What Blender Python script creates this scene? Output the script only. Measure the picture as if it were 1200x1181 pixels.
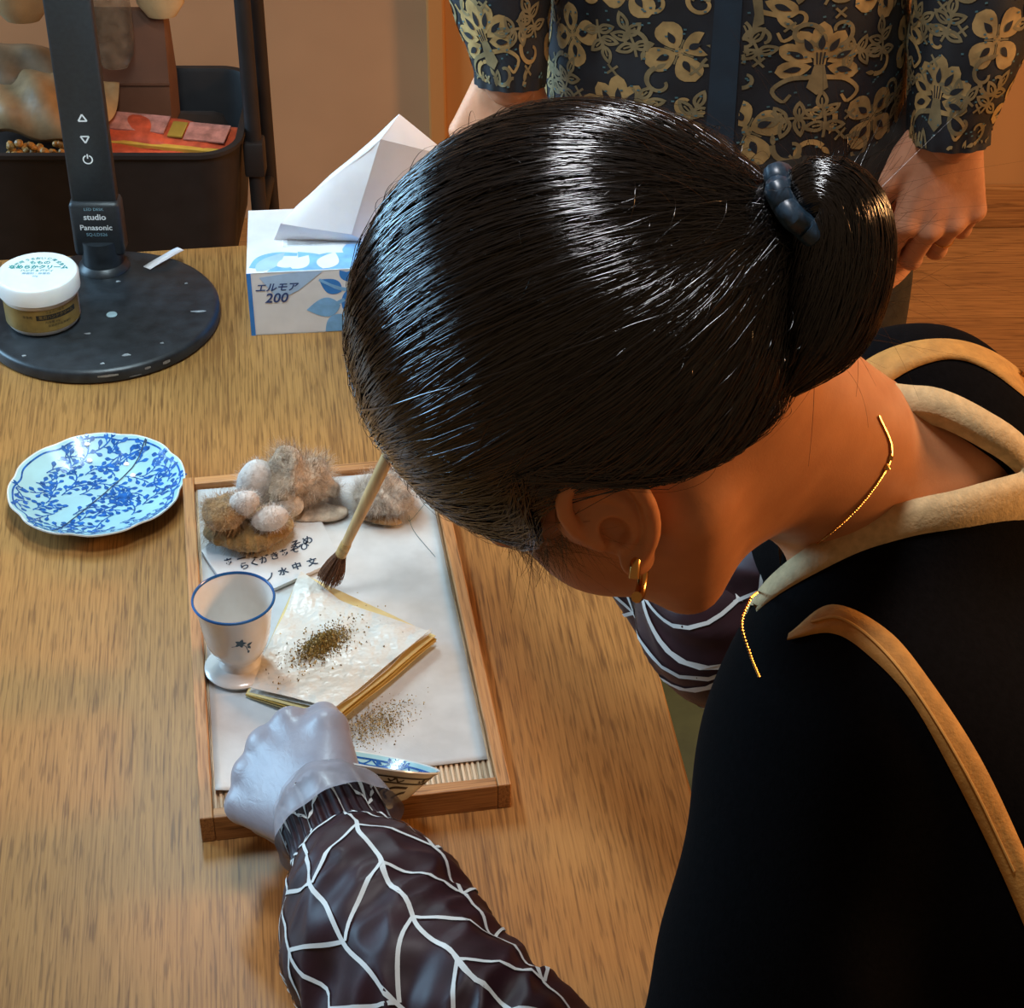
import bpy, bmesh, math, random
import numpy as np
from mathutils import Vector, Matrix
random.seed(7); RNG = np.random.default_rng(7)
for o in list(bpy.data.objects): bpy.data.objects.remove(o)
SC = bpy.context.scene
COL = SC.collection
A = lambda *a: np.array(a, float)
def nrm(v): v = np.asarray(v, float); return v/np.linalg.norm(v)

# ------------------------------------------------------------------ camera
FPX = 2400.0; TH = math.atan(1790/FPX); CAM = A(0, 0, 1.79)
cR = A(1, 0, 0); cF = A(0, math.cos(TH), -math.sin(TH)); cU = A(0, math.sin(TH), math.cos(TH))
cd = bpy.data.cameras.new('camera'); cam = bpy.data.objects.new('camera', cd); COL.objects.link(cam)
cd.sensor_fit = 'HORIZONTAL'; cd.sensor_width = 36; cd.lens = FPX/1200*36; cd.clip_start = .05
cam.location = CAM; cam.rotation_euler = (math.pi/2-TH, 0, 0)
SC.camera = cam
def ray(px, py): return cF+(px-600)/FPX*cR+(590.5-py)/FPX*cU
def T(px, py, z=.70):            # photo pixel -> point on the horizontal plane at height z
    d = ray(px, py); return CAM+d*((z-CAM[2])/d[2])
def D(px, py, t): return CAM+t*ray(px, py)
def onY(px, py, y):              # photo pixel -> point on the upright plane at distance y
    d = ray(px, py); return CAM+d*(y/d[1])
def c2w(v): return v[0]*cR+v[1]*cU-v[2]*cF     # (right, up, towards viewer) -> world

# ------------------------------------------------------------------ world, lights, exposure
w = bpy.data.worlds.new('world'); SC.world = w; w.use_nodes = True
w.node_tree.nodes['Background'].inputs[0].default_value = (1.0, .62, .34, 1)
w.node_tree.nodes['Background'].inputs[1].default_value = .18
def area(name, loc, target, size, power, color, sy=None):
    l = bpy.data.lights.new(name, 'AREA'); l.energy = power; l.color = color; l.shape = 'RECTANGLE'
    l.size = size; l.size_y = sy or size
    o = bpy.data.objects.new(name, l); COL.objects.link(o); o.location = loc
    o.rotation_euler = (Vector(target)-Vector(loc)).to_track_quat('-Z', 'Y').to_euler(); return o
# light of the room outside the picture: warm lamp on the right wall, daylight window on the left, ceiling lamp
area('room_lamp_right_offscreen', (2.9, 1.35, 2.1), (.3, 1.1, 1.0), .6, 105, (1.0, .50, .19))
area('window_left_offscreen', (-2.6, 2.1, 1.75), (0, 1.0, 1.0), 1.2, 100, (.40, .71, 1.0))
area('ceiling_lamp_offscreen', (-.10, .98, 2.5), (-.10, .98, 0), .28, 18, (.95, .96, 1.0))
SC.view_settings.view_transform = 'Standard'; SC.view_settings.look = 'None'
SC.view_settings.exposure = -0.35; SC.view_settings.gamma = 1.0; SC.view_settings.use_curve_mapping = False

# ------------------------------------------------------------------ node helpers
class S:
    nt = None
    def __init__(s, sock): s.s = sock
    @staticmethod
    def m(op, a, b=None, c=None):
        n = S.nt.nodes.new('ShaderNodeMath'); n.operation = op
        for i, x in enumerate((a, b, c)):
            if x is None: continue
            if isinstance(x, S): S.nt.links.new(x.s, n.inputs[i])
            else: n.inputs[i].default_value = x
        return S(n.outputs[0])
    def __add__(a, b): return S.m('ADD', a, b)
    def __mul__(a, b): return S.m('MULTIPLY', a, b)
    def __sub__(a, b): return S.m('SUBTRACT', a, b)
def newmat(name):
    m = bpy.data.materials.new(name); m.use_nodes = True; S.nt = m.node_tree
    return m, m.node_tree, m.node_tree.nodes['Principled BSDF']
def coords(nt, scale=(1, 1, 1), kind='Object', rot=(0, 0, 0)):
    tc = nt.nodes.new('ShaderNodeTexCoord'); mp = nt.nodes.new('ShaderNodeMapping')
    mp.inputs['Scale'].default_value = scale; mp.inputs['Rotation'].default_value = rot
    nt.links.new(tc.outputs[kind], mp.inputs[0]); return mp.outputs[0]
def noise(nt, vec, scale, detail=4, rough=.55, dist=0):
    n = nt.nodes.new('ShaderNodeTexNoise'); n.inputs['Scale'].default_value = scale
    n.inputs['Detail'].default_value = detail; n.inputs['Roughness'].default_value = rough
    n.inputs['Distortion'].default_value = dist; nt.links.new(vec, n.inputs['Vector']); return S(n.outputs[0])
def ramp(nt, fac, stops):
    r = nt.nodes.new('ShaderNodeValToRGB'); e = r.color_ramp.elements
    while len(e) < len(stops): e.new(.5)
    for el, (p, c) in zip(e, stops): el.position = p; el.color = (*c, 1)
    nt.links.new(fac.s, r.inputs[0]); return r.outputs[0]
def bump(nt, b, h, strength, dist):
    n = nt.nodes.new('ShaderNodeBump'); n.inputs['Strength'].default_value = strength; n.inputs['Distance'].default_value = dist
    nt.links.new(h.s, n.inputs['Height']); nt.links.new(n.outputs[0], b.inputs['Normal'])
def mix(c, d, t): return tuple(c[i]*(1-t)+d[i]*t for i in range(3))
def mat(name, col, rough=.5, metal=0, var=.12, vs=40, bs=0, bscale=200, bd=.001, spec=.5, sss=0, trans=0, alpha=1, coat=0, emit=0, stretch=(1, 1, 1), sheen=0):
    m, nt, b = newmat(name)
    v = coords(nt, stretch)
    f = noise(nt, v, vs, 3)
    lo = tuple(max(0, c*(1-var*1.6)) for c in col); hi = tuple(min(1, c*(1+var*1.6)) for c in col)
    nt.links.new(ramp(nt, f, [(.3, lo), (.7, hi)]), b.inputs['Base Color'])
    b.inputs['Roughness'].default_value = rough; b.inputs['Metallic'].default_value = metal
    b.inputs['Specular IOR Level'].default_value = spec
    if sss: b.inputs['Subsurface Weight'].default_value = sss; b.inputs['Subsurface Radius'].default_value = (.012, .005, .003); b.inputs['Subsurface Scale'].default_value = .6
    if trans: b.inputs['Transmission Weight'].default_value = trans
    if alpha < 1: b.inputs['Alpha'].default_value = alpha
    if coat: b.inputs['Coat Weight'].default_value = coat; b.inputs['Coat Roughness'].default_value = .08
    if sheen: b.inputs['Sheen Weight'].default_value = sheen
    if emit: b.inputs['Emission Color'].default_value = (*col, 1); b.inputs['Emission Strength'].default_value = emit
    if bs: bump(nt, b, noise(nt, v, bscale, 3), bs, bd)
    return m
def woodmat(name, light, dark, axis=1, scale=1.0, rough=.42, pores=1.0, spec=.4):
    m, nt, b = newmat(name)
    st = [1, 1, 1]; st[axis] = .020
    big = [1, 1, 1]; big[axis] = .06
    v = coords(nt, tuple(x*scale for x in st)); v2 = coords(nt, tuple(x*scale for x in big))
    fine = noise(nt, v, 620, 2, .5); broad = noise(nt, v2, 11, 3, .5, .5); v3 = coords(nt, tuple((.06 if i == axis else 1)*scale for i in range(3))); pore = noise(nt, v3, 430, 2, .5)
    mixv = fine*.62+broad*.38
    c1 = ramp(nt, mixv, [(.38, mix(dark, light, .30)), (.48, mix(dark, light, .72)), (.60, light)])
    pm = nt.nodes.new('ShaderNodeMix'); pm.data_type = 'RGBA'; pm.blend_type = 'MULTIPLY'
    pf = ramp(nt, pore, [(.36, (.42, .38, .34)), (.47, (1, 1, 1))])
    pm.inputs[0].default_value = .6*pores
    nt.links.new(c1, pm.inputs[6]); nt.links.new(pf, pm.inputs[7]); nt.links.new(pm.outputs[2], b.inputs['Base Color'])
    b.inputs['Roughness'].default_value = rough; b.inputs['Specular IOR Level'].default_value = spec
    bump(nt, b, fine*.5+pore*.5, .25, .0006)
    return m

# ------------------------------------------------------------------ mesh helpers
def mesh_obj(name, V, F, mats, parent=None, mi=None, smooth=True, loc=None, rot=None):
    me = bpy.data.meshes.new(name)
    V = np.asarray(V, np.float32)
    if isinstance(F, np.ndarray):
        n, k = F.shape
        me.vertices.add(len(V)); me.vertices.foreach_set('co', V.ravel())
        me.loops.add(n*k); me.loops.foreach_set('vertex_index', F.astype(np.int32).ravel())
        me.polygons.add(n); me.polygons.foreach_set('loop_start', np.arange(0, n*k, k, dtype=np.int32))
        me.update(calc_edges=True)
    else:
        me.from_pydata(V.tolist(), [], [tuple(int(i) for i in f) for f in F]); me.update()
    if not isinstance(mats, (list, tuple)): mats = [mats]
    for m in mats: me.materials.append(m)
    if mi is not None: me.polygons.foreach_set('material_index', np.asarray(mi, np.int32))
    if smooth is True: me.polygons.foreach_set('use_smooth', np.ones(len(me.polygons), bool))
    elif isinstance(smooth, (int, float)) and smooth:
        me.polygons.foreach_set('use_smooth', np.ones(len(me.polygons), bool)); me.set_sharp_from_angle(angle=math.radians(smooth))
    o = bpy.data.objects.new(name, me); COL.objects.link(o)
    if parent is not None: o.parent = parent
    if loc is not None: o.location = loc
    if rot is not None: o.rotation_euler = rot
    return o
class G:
    """collects geometry for ONE part"""
    def __init__(s): s.V = []; s.F = []; s.M = []; s.n = 0
    def add(s, V, F, mi=0):
        V = np.asarray(V, float)
        s.V.append(V); s.F += [tuple(int(i)+s.n for i in f) for f in F]; s.M += [mi]*len(F); s.n += len(V); return s
    def box(s, c, d, mi=0, rz=0, bev=0):
        bm = bmesh.new(); bmesh.ops.create_cube(bm, size=1)
        for v in bm.verts: v.co = Vector((v.co.x*d[0], v.co.y*d[1], v.co.z*d[2]))
        if bev: bmesh.ops.bevel(bm, geom=list(bm.edges), offset=bev, segments=2, profile=.5, affect='EDGES')
        ca, sa = math.cos(rz), math.sin(rz)
        V = [(c[0]+v.co.x*ca-v.co.y*sa, c[1]+v.co.x*sa+v.co.y*ca, c[2]+v.co.z) for v in bm.verts]
        bm.verts.index_update(); F = [[v.index for v in f.verts] for f in bm.faces]; bm.free()
        return s.add(V, F, mi)
    def lathe(s, prof, n=48, c=(0, 0, 0), mi=0, fn=None):
        V = []; F = []
        for k in range(n):
            a = 2*math.pi*k/n
            for r, z in prof:
                rr = r if fn is None else fn(r, z, a)
                V.append((c[0]+rr*math.cos(a), c[1]+rr*math.sin(a), c[2]+z))
        m = len(prof)
        for k in range(n):
            k2 = (k+1) % n
            for i in range(m-1): F.append((k*m+i, k2*m+i, k2*m+i+1, k*m+i+1))
        return s.add(V, F, mi)
    def tube(s, P, R, n=10, mi=0, cap=True, closed=False):
        V, F = tube(P, R, n, cap, closed); return s.add(V, F, mi)
    def poly(s, P, h0, h1, mi=0, mside=None):
        """prism: polygon P (2D, ccw), bottom heights h0, top heights h1"""
        n = len(P); h0 = np.broadcast_to(h0, n); h1 = np.broadcast_to(h1, n)
        V = [(p[0], p[1], h0[i]) for i, p in enumerate(P)]+[(p[0], p[1], h1[i]) for i, p in enumerate(P)]
        s.add(V, [tuple(range(n, 2*n)), tuple(range(n-1, -1, -1))], mi)
        s.add(V, [(i, (i+1) % n, n+(i+1) % n, n+i) for i in range(n)], mi if mside is None else mside); return s
    def obj(s, name, mats, parent=None, smooth=40, **k):
        return mesh_obj(name, np.concatenate(s.V), s.F, mats, parent, s.M, smooth, **k)
def frames(P):
    P = np.asarray(P, float); n = len(P)
    t = np.gradient(P, axis=0); t /= np.linalg.norm(t, axis=1)[:, None]+1e-12
    u = np.zeros_like(P); r = A(0, 0, 1) if abs(t[0][2]) < .9 else A(1, 0, 0)
    x = r-t[0]*(r@t[0]); u[0] = nrm(x)
    for i in range(1, n):
        x = u[i-1]-t[i]*(u[i-1]@t[i]); u[i] = nrm(x)
    return t, u, np.cross(t, u)
def tube(P, R, n=10, cap=True, closed=False):
    P = np.asarray(P, float); m = len(P); R = np.broadcast_to(np.asarray(R, float), m)
    t, u, v = frames(P)
    a = np.arange(n)*2*math.pi/n
    V = (P[:, None]+R[:, None, None]*(np.cos(a)[None, :, None]*u[:, None]+np.sin(a)[None, :, None]*v[:, None])).reshape(-1, 3)
    F = []
    for i in range(m-1 if not closed else m):
        j = (i+1) % m
        for k in range(n): F.append((i*n+k, i*n+(k+1) % n, j*n+(k+1) % n, j*n+k))
    if cap and not closed: F.append(tuple(range(n-1, -1, -1))); F.append(tuple((m-1)*n+k for k in range(n)))
    return V, F
def spline(P, n):
    """Catmull-Rom through the rows of P, n samples"""
    P = np.asarray(P, float); Q = np.vstack([2*P[0]-P[1], P, 2*P[-1]-P[-2]]); m = len(P)-1
    x = np.linspace(0, m-1e-9, n); i = x.astype(int); f = (x-i)[:, None]
    a, b, c, d = Q[i], Q[i+1], Q[i+2], Q[i+3]
    return .5*(2*b+(c-a)*f+(2*a-5*b+4*c-d)*f**2+(3*b-a-3*c+d)*f**3)
def thing(name, label, cat, loc=(0, 0, 0), rz=0, group=None):
    o = bpy.data.objects.new(name, None); COL.objects.link(o); o.empty_display_size = .05
    o.location = loc; o.rotation_euler = (0, 0, rz); tag(o, label, cat, group); return o
def tag(o, label=None, cat=None, group=None, kind=None):
    if label: o['label'] = label
    if cat: o['category'] = cat
    if group: o['group'] = group
    if kind: o['kind'] = kind
    return o
def to_local(root, V):
    V = np.asarray(V, float)-np.array(root.location); a = -root.rotation_euler[2]
    c, s_ = math.cos(a), math.sin(a)
    return np.stack([V[:, 0]*c-V[:, 1]*s_, V[:, 0]*s_+V[:, 1]*c, V[:, 2]], 1)
def text2d(s, size=1.0, align='CENTER', shear=0, offset=0, res=3):
    c = bpy.data.curves.new('t', 'FONT'); c.body = s; c.size = size; c.align_x = align; c.align_y = 'CENTER'
    c.shear = shear; c.offset = offset; c.resolution_u = res
    o = bpy.data.objects.new('t', c); COL.objects.link(o)
    dg = bpy.context.evaluated_depsgraph_get(); me = bpy.data.meshes.new_from_object(o.evaluated_get(dg))
    V = np.array([v.co[:] for v in me.vertices]).reshape(-1, 3); F = [tuple(p.vertices) for p in me.polygons]
    bpy.data.objects.remove(o); bpy.data.curves.remove(c); bpy.data.meshes.remove(me)
    return V[:, :2], F

# ---- flat print laid on a surface given by a map (s,t)->xyz
class Print:
    def __init__(s): s.P = []; s.F = []; s.M = []; s.n = 0; s.K = []
    def strip(s, P, w, mi=0):
        P = np.asarray(P, float); w = np.broadcast_to(np.asarray(w, float), len(P))
        t = np.gradient(P, axis=0); t /= np.linalg.norm(t, axis=1)[:, None]+1e-12
        nn = np.stack([-t[:, 1], t[:, 0]], 1)*w[:, None]/2
        V = np.empty((2*len(P), 2)); V[0::2] = P+nn; V[1::2] = P-nn
        s._a(V, [(2*i+1, 2*i+3, 2*i+2, 2*i) for i in range(len(P)-1)], mi)
    def fill(s, P, mi=0):
        P = np.asarray(P, float); c = P.mean(0); n = len(P)
        s._a(np.vstack([P, c]), [(i, (i+1) % n, n) for i in range(n)], mi)
    def raw(s, V, F, mi=0): s._a(np.asarray(V, float), F, mi)
    def _a(s, V, F, mi):
        s.P.append(V); s.F += [tuple(i+s.n for i in f) for f in F]; s.M += [mi]*len(F); s.n += len(V); s.K.append(np.full(len(V), (len(s.K)*7 % 40)*1.5e-6))
    def mapped(s, fn, off, lift=.00012):
        P = np.concatenate(s.P); e = 1e-4
        a = fn(P[:, 0], P[:, 1]); du = fn(P[:, 0]+e, P[:, 1])-a; dv = fn(P[:, 0], P[:, 1]+e)-a
        nn = np.cross(du, dv); nn /= np.linalg.norm(nn, axis=1)[:, None]+1e-15
        vm = np.zeros(len(P))
        for f, m in zip(s.F, s.M):
            for i in f: vm[i] = m
        return a+nn*(off+vm*lift+np.concatenate(s.K)*np.sign(off))[:, None]
def leaf(c, ang, L, W, n=9, e=.75):
    x = np.linspace(0, 1, n); y = np.sin(np.pi*x**e)*W/2
    P = np.concatenate([np.stack([x*L, y], 1), np.stack([x*L, -y], 1)[::-1][1:-1]])
    ca, sa = math.cos(ang), math.sin(ang)
    return np.stack([c[0]+P[:, 0]*ca-P[:, 1]*sa, c[1]+P[:, 0]*sa+P[:, 1]*ca], 1)

# ---- signed distance modelling
def sn(P, f, seed=0, o=3):
    r = np.random.default_rng(seed); v = 0
    for k in range(o):
        for q in range(3):
            d = r.normal(size=3); d *= f*(1.9**k)/np.linalg.norm(d); v = v+np.sin(P@d+r.uniform(0, 6.28))*.5**k
    return v/3
def caps(P, a, b, ra, rb):
    a = np.asarray(a, float); b = np.asarray(b, float); ab = b-a
    t = np.clip((P-a)@ab/(ab@ab+1e-12), 0, 1)
    return np.linalg.norm(P-a-t[:, None]*ab, axis=1)-(ra+(rb-ra)*t)
def ell(P, c, r):
    q = (P-np.asarray(c))/np.asarray(r); k0 = np.linalg.norm(q, axis=1); k1 = np.linalg.norm(q/np.asarray(r), axis=1)+1e-9
    return k0*(k0-1)/k1
def smin(a, b, k):
    h = np.clip(.5+.5*(b-a)/k, 0, 1); return b*(1-h)+a*h-k*h*(1-h)
def local(fn, P, c, r):
    """fn only near centre c, a plain distance bound elsewhere"""
    d = np.linalg.norm(P-c, axis=1)-r; m = d < .04; d = np.maximum(d, .04)
    if m.any(): d[m] = fn(P[m])
    return d
def smax(a, b, k): return -smin(-a, -b, k)
def sdf_mesh(fn, lo, hi, h, B=8):
    lo = np.asarray(lo, float); n = np.ceil((np.asarray(hi)-lo)/h/B).astype(int)
    bc = np.stack(np.meshgrid(*[np.arange(k) for k in n], indexing='ij'), -1).reshape(-1, 3)
    cen = lo+(bc+.5)*B*h-.5*h
    d = np.concatenate([fn(c) for c in np.array_split(cen, max(1, len(cen)//200000+1))])
    N = n*B; arr = np.repeat(np.repeat(np.repeat(np.where(d < 0, -1., 1.).reshape(n).astype(np.float32), B, 0), B, 1), B, 2)
    near = np.abs(d) < B*h*1.35
    bb = bc[near]; off = np.stack(np.meshgrid(*[np.arange(B)]*3, indexing='ij'), -1).reshape(-1, 3)
    for chunk in np.array_split(bb, max(1, len(bb)*B**3//300000+1)):
        if not len(chunk): continue
        idx = (chunk[:, None]*B+off[None]).reshape(-1, 3)
        arr[idx[:, 0], idx[:, 1], idx[:, 2]] = fn(lo+idx*h)
    s = arr < 0
    cnt = np.zeros(N-1, np.int8); C8 = [(i, j, k) for i in (0, 1) for j in (0, 1) for k in (0, 1)]
    sl = lambda o: tuple(slice(o[a], N[a]-1+o[a]) for a in range(3))
    for c in C8: cnt += s[sl(c)]
    cells = np.argwhere((cnt > 0) & (cnt < 8))
    vid = -np.ones(N-1, np.int32); vid[tuple(cells.T)] = np.arange(len(cells))
    acc = np.zeros((len(cells), 3)); num = np.zeros(len(cells))
    val = {c: arr[cells[:, 0]+c[0], cells[:, 1]+c[1], cells[:, 2]+c[2]] for c in C8}
    for c in C8:
        for a in range(3):
            if c[a]: continue
            e = list(c); e[a] = 1; v0, v1 = val[c], val[tuple(e)]; x = (v0 < 0) != (v1 < 0)
            t = v0/(v0-v1+1e-20); p = np.repeat(A(*c)[None], len(cells), 0); p[:, a] = t
            acc[x] += p[x]; num += x
    V = lo+(cells+acc/num[:, None])*h
    Q = []
    for a in range(3):
        b, c = (a+1) % 3, (a+2) % 3
        s0 = [slice(1, N[i]-1) for i in range(3)]; s0[a] = slice(0, N[a]-1); s1 = list(s0); s1[a] = slice(1, N[a])
        x = s[tuple(s0)] != s[tuple(s1)]; e = np.argwhere(x); e += [1 if i != a else 0 for i in range(3)]
        flip = s[tuple(e.T)]
        q = []
        for db, dc in ((0, 0), (-1, 0), (-1, -1), (0, -1)):
            o = e.copy(); o[:, b] += db; o[:, c] += dc; q.append(vid[tuple(o.T)])
        q = np.stack(q, 1); q[~flip] = q[~flip][:, ::-1]; Q.append(q)
    F = np.concatenate(Q); F = F[(F >= 0).all(1)]
    return V, F
def trace(fn, o, d, t0=0., t1=3., n=120):
    """first hit of rays o+t d with fn; rows of o,d"""
    t = np.full(len(o), float(t0)); best = t.copy(); bd_ = np.full(len(o), 1e9)
    for _ in range(n):
        v = fn(o+t[:, None]*d); m = v < bd_; best[m] = t[m]; bd_[m] = v[m]; t = np.minimum(t+.8*np.where(np.abs(v) < 2e-4, 0, v), t1)
    return o+best[:, None]*d
def trace_px(fn, pts, t0=.6):
    d = np.array([ray(*p[:2]) for p in pts]); d /= np.linalg.norm(d, axis=1)[:, None]
    return trace(fn, np.repeat(CAM[None], len(d), 0), d, t0)

#@@SETTING
# ================================================================== the setting
M_floor = woodmat('floor_wood', (.50, .22, .055), (.20, .075, .02), axis=0, scale=.6, rough=.45)
M_wall = mat('brown_wall', (.47, .28, .14), .75, var=.08, vs=3, bs=.15, bscale=400)
M_panel = mat('tan_panel', (.50, .24, .07), .6, var=.08, vs=4, stretch=(1, 1, .1))
# floor boards: each one a piece with its own edges
fl = bpy.data.objects.new('floor', None); COL.objects.link(fl); tag(fl, 'orange brown wooden board floor of the room', kind='structure')
fl.location = (0, 1.4, 0)
bd = None
for j in range(22):
    y0 = -1.9+j*.18
    for i in range(4):
        x0 = -3.3+i*1.8-(.6 if j % 2 else 0)
        if bd is None:
            bd = G().box((0, 0, -.012), (1.797, .1775, .024), bev=.0012).obj('floor_board', M_floor, fl, smooth=False)
            b = bd
        else:
            b = bd.copy(); COL.objects.link(b)
        b.location = (x0+.9, y0+.09, RNG.uniform(-.0003, .0003))
wb = G().box((-1.3, 3.30, 1.3), (2.35, .08, 2.6)).obj('wall_back', M_wall, smooth=False); tag(wb, 'matt brown wall behind the black trolley', kind='structure')
ws = G().box((1.44, 3.28, 1.3), (3.13, .08, 2.6)).obj('wall_side', M_panel, smooth=False); tag(ws, 'tan wooden wall panel behind the standing person', kind='structure')
wr_ = G().box((3.05, 1.4, 1.3), (.08, 3.84, 2.6)).obj('wall_right', M_panel, smooth=False); tag(wr_, 'tan wooden wall on the lamp side of the room', kind='structure')
tr = G().box((-.128, 3.243, 1.3), (.03, .04, 2.6), bev=.004).obj('trim_1', M_panel, smooth=False); tag(tr, 'narrow upright tan trim where brown wall meets tan panel', kind='structure')
bb = G().box((1.44, 3.232, .04), (3.13, .016, .08), bev=.003).obj('baseboard_right', M_floor, smooth=False); tag(bb, 'low wooden baseboard along the tan wall', kind='structure')

# ================================================================== table
M_table = woodmat('oak_veneer', (.385, .195, .055), (.135, .056, .015), axis=1, rough=.45)
M_tedge = woodmat('oak_edge', (.50, .27, .09), (.20, .09, .03), axis=1, rough=.5)
TA = math.radians(7)
tb = thing('wooden_table', 'oak veneered table carrying the lamp, tray and plate', 'table', (.118, 1.235, 0), TA)
G().box((-.625, .0575, .685), (1.25, 1.355, .03), bev=.0015).obj('tabletop', M_table, tb, smooth=False)
for sx in (-1.19, -.06):
    for sy in (-.56, .675): G().box((sx, sy, .335), (.055, .055, .67), bev=.003).obj('leg', M_tedge, tb, smooth=False)
for sy in (-.56, .675): G().box((-.625, sy, .635), (1.075, .022, .07), bev=.002).obj('apron_rail', M_tedge, tb, smooth=False)
for sx in (-1.19, -.06): G().box((sx, .0575, .635), (.022, 1.18, .07), bev=.002).obj('apron_rail', M_tedge, tb, smooth=False)

# ================================================================== desk lamp
M_blk = mat('lamp_black', (.020, .024, .028), .38, var=.25, vs=60, bs=.08, bscale=500)
M_stem = mat('lamp_stem_black', (.020, .024, .028), .45, var=.1, vs=200, bs=.08, bscale=900)
M_ink = mat('white_ink', (.85, .9, .92), .5, var=.03)
M_led = mat('led_diffuser', (.72, .90, 1.0), .4, var=0, emit=6)
lc = A(-.414, 1.772, .70); hub = A(-.424, 1.855, 0)
lp = thing('desk_lamp', 'black LED desk lamp with round base and flat upright stem', 'lamp', lc)
g = G().lathe([(0, 0), (.116, 0), (.1185, .002), (.1185, .011), (.1165, .0135), (.113, .0145), (0, .0150)], 96)
base = g.obj('base', M_blk, lp)
hx, hy = hub[0]-lc[0], hub[1]-lc[1]
G().lathe([(0, .0149), (.027, .0149), (.026, .018), (.0215, .022), (.021, .05), (0, .05)], 40, (hx, hy, 0)).obj('hub', M_blk, lp)
G().box((hx, hy, .064), (.052, .026, .062), bev=.005).obj('collar', M_stem, lp, smooth=60)
G().box((hx, hy, .335), (.046, .016, .54), bev=.003).obj('stem', M_stem, lp, smooth=60)
ht = A(hx, hy, .605); hdir = nrm(A(.16, -.42, 0)); hend = ht+hdir*.46
ang = math.atan2(hdir[1], hdir[0])
G().tube([ht-A(.028, 0, 0), ht+A(.028, 0, 0)], .013, 20).obj('hinge', M_blk, lp)
hm = ht+hdir*.24
G().box(hm, (.46, .062, .016), rz=ang, bev=.005).obj('lamp_head', M_stem, lp, smooth=60)
G().box(ht+hdir*.28+A(0, 0, -.0085), (.34, .046, .002), rz=ang).obj('led_panel', M_led, lp, smooth=False)
ll = area('desk_lamp_led_offscreen', (0, 0, 0), (0, 0, -1), .34, 4.2, (.68, .91, 1.0), .046)
ll.parent = lp; ll.location = ht+hdir*.28+A(0, 0, -.0105); ll.rotation_euler = (0, 0, ang)
# print on the stem: two arrows, power mark, maker's lines
p = Print()
def tri(cx, cz, r, up):
    a = [(cx-r, cz-r*.8*up), (cx+r, cz-r*.8*up), (cx, cz+r*.9*up), (cx-r, cz-r*.8*up), (cx+r, cz-r*.8*up)]
    p.strip(np.array(a[:2]), .0016); p.strip(np.array(a[1:3]), .0016); p.strip(np.array(a[2:4]), .0016)
tri(0, .1875, .0042, 1); tri(0, .164, .0042, -1)
aa = np.linspace(math.pi*.62, math.pi*2.38, 24); p.strip(np.stack([.0045*np.cos(aa), .142+.0045*np.sin(aa)], 1), .0014)
p.strip([(0, .143), (0, .148)], .0014)
pV = np.concatenate(p.P)
Vp = np.stack([hx+pV[:, 0], np.full(len(pV), hy-.0083), pV[:, 1]], 1); mesh_obj('button_mark', Vp, p.F, M_ink, lp, smooth=False)
def stem_text(s, z, size, m, nm='printed_text', off=0):
    V, F = text2d(s, size, offset=off); mesh_obj(nm, np.stack([hx+V[:, 0], np.full(len(V), hy-.0134), z+V[:, 1]], 1), F, m, lp, smooth=False)
M_inkd = mat('grey_blue_ink', (.25, .45, .55), .5, var=.03)
stem_text('LED DESK', .0885, .0046, M_inkd); stem_text('studio', .0795, .0092, M_ink, off=.0002)
stem_text('Panasonic', .0675, .0084, M_ink, off=.00015); stem_text('SQ-LD526', .0595, .0050, M_inkd)
# dot switch, chips and scratches on the base
G().lathe([(0, 0), (.0055, 0), (.005, .0008), (0, .001)], 20, (*(T(131, 369, .7145)[:2]-lc[:2]), .0148)).obj('sensor_dot', mat('sensor_grey', (.30, .42, .46), .4), lp)
M_chip = mat('paint_chip', (.30, .32, .33), .6, var=.2, vs=300)
for (px, py, sx, sy) in [(148, 416, .004, .002), (138, 330, .0022, .0016), (28, 417, .002, .0014), (233, 365, .007, .0016), (120, 426, .002, .0015), (190, 402, .0018, .0012), (218, 332, .0015, .001), (103, 391, .003, .0012)]:
    q = T(px, py, .7148)-lc; a = RNG.uniform(0, 6.28, 1)[0]
    P = [(q[0]+sx*math.cos(t)*(1+.3*math.sin(3*t+a)), q[1]+sy*math.sin(t)*(1+.3*math.sin(2*t))) for t in np.linspace(0, 6.283, 11)[:-1]]
    G().poly(P, .0143, .01525).obj('paint_chip', M_chip, lp, smooth=False)
def rimchip(px, w, h, z):   # scuffs on the front of the rim
    a0 = math.asin(max(-1, min(1, (T(px, 440, .706)[0]-lc[0])/.1188))); V = []
    for t in np.linspace(-1, 1, 6):
        a = a0+t*w/.1188/2
        for zz in (z-h/2*(1-.5*abs(t)), z+h/2*(1-.3*abs(t))): V.append((.1189*math.sin(a), -.1189*math.cos(a), zz))
    mesh_obj('rim_scuff', V, [(2*i, 2*i+2, 2*i+3, 2*i+1) for i in range(5)], M_chip, lp)
rimchip(128, .020, .003, .009); rimchip(172, .006, .003, .009); rimchip(192, .008, .004, .008); rimchip(158, .012, .001, .004)
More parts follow.
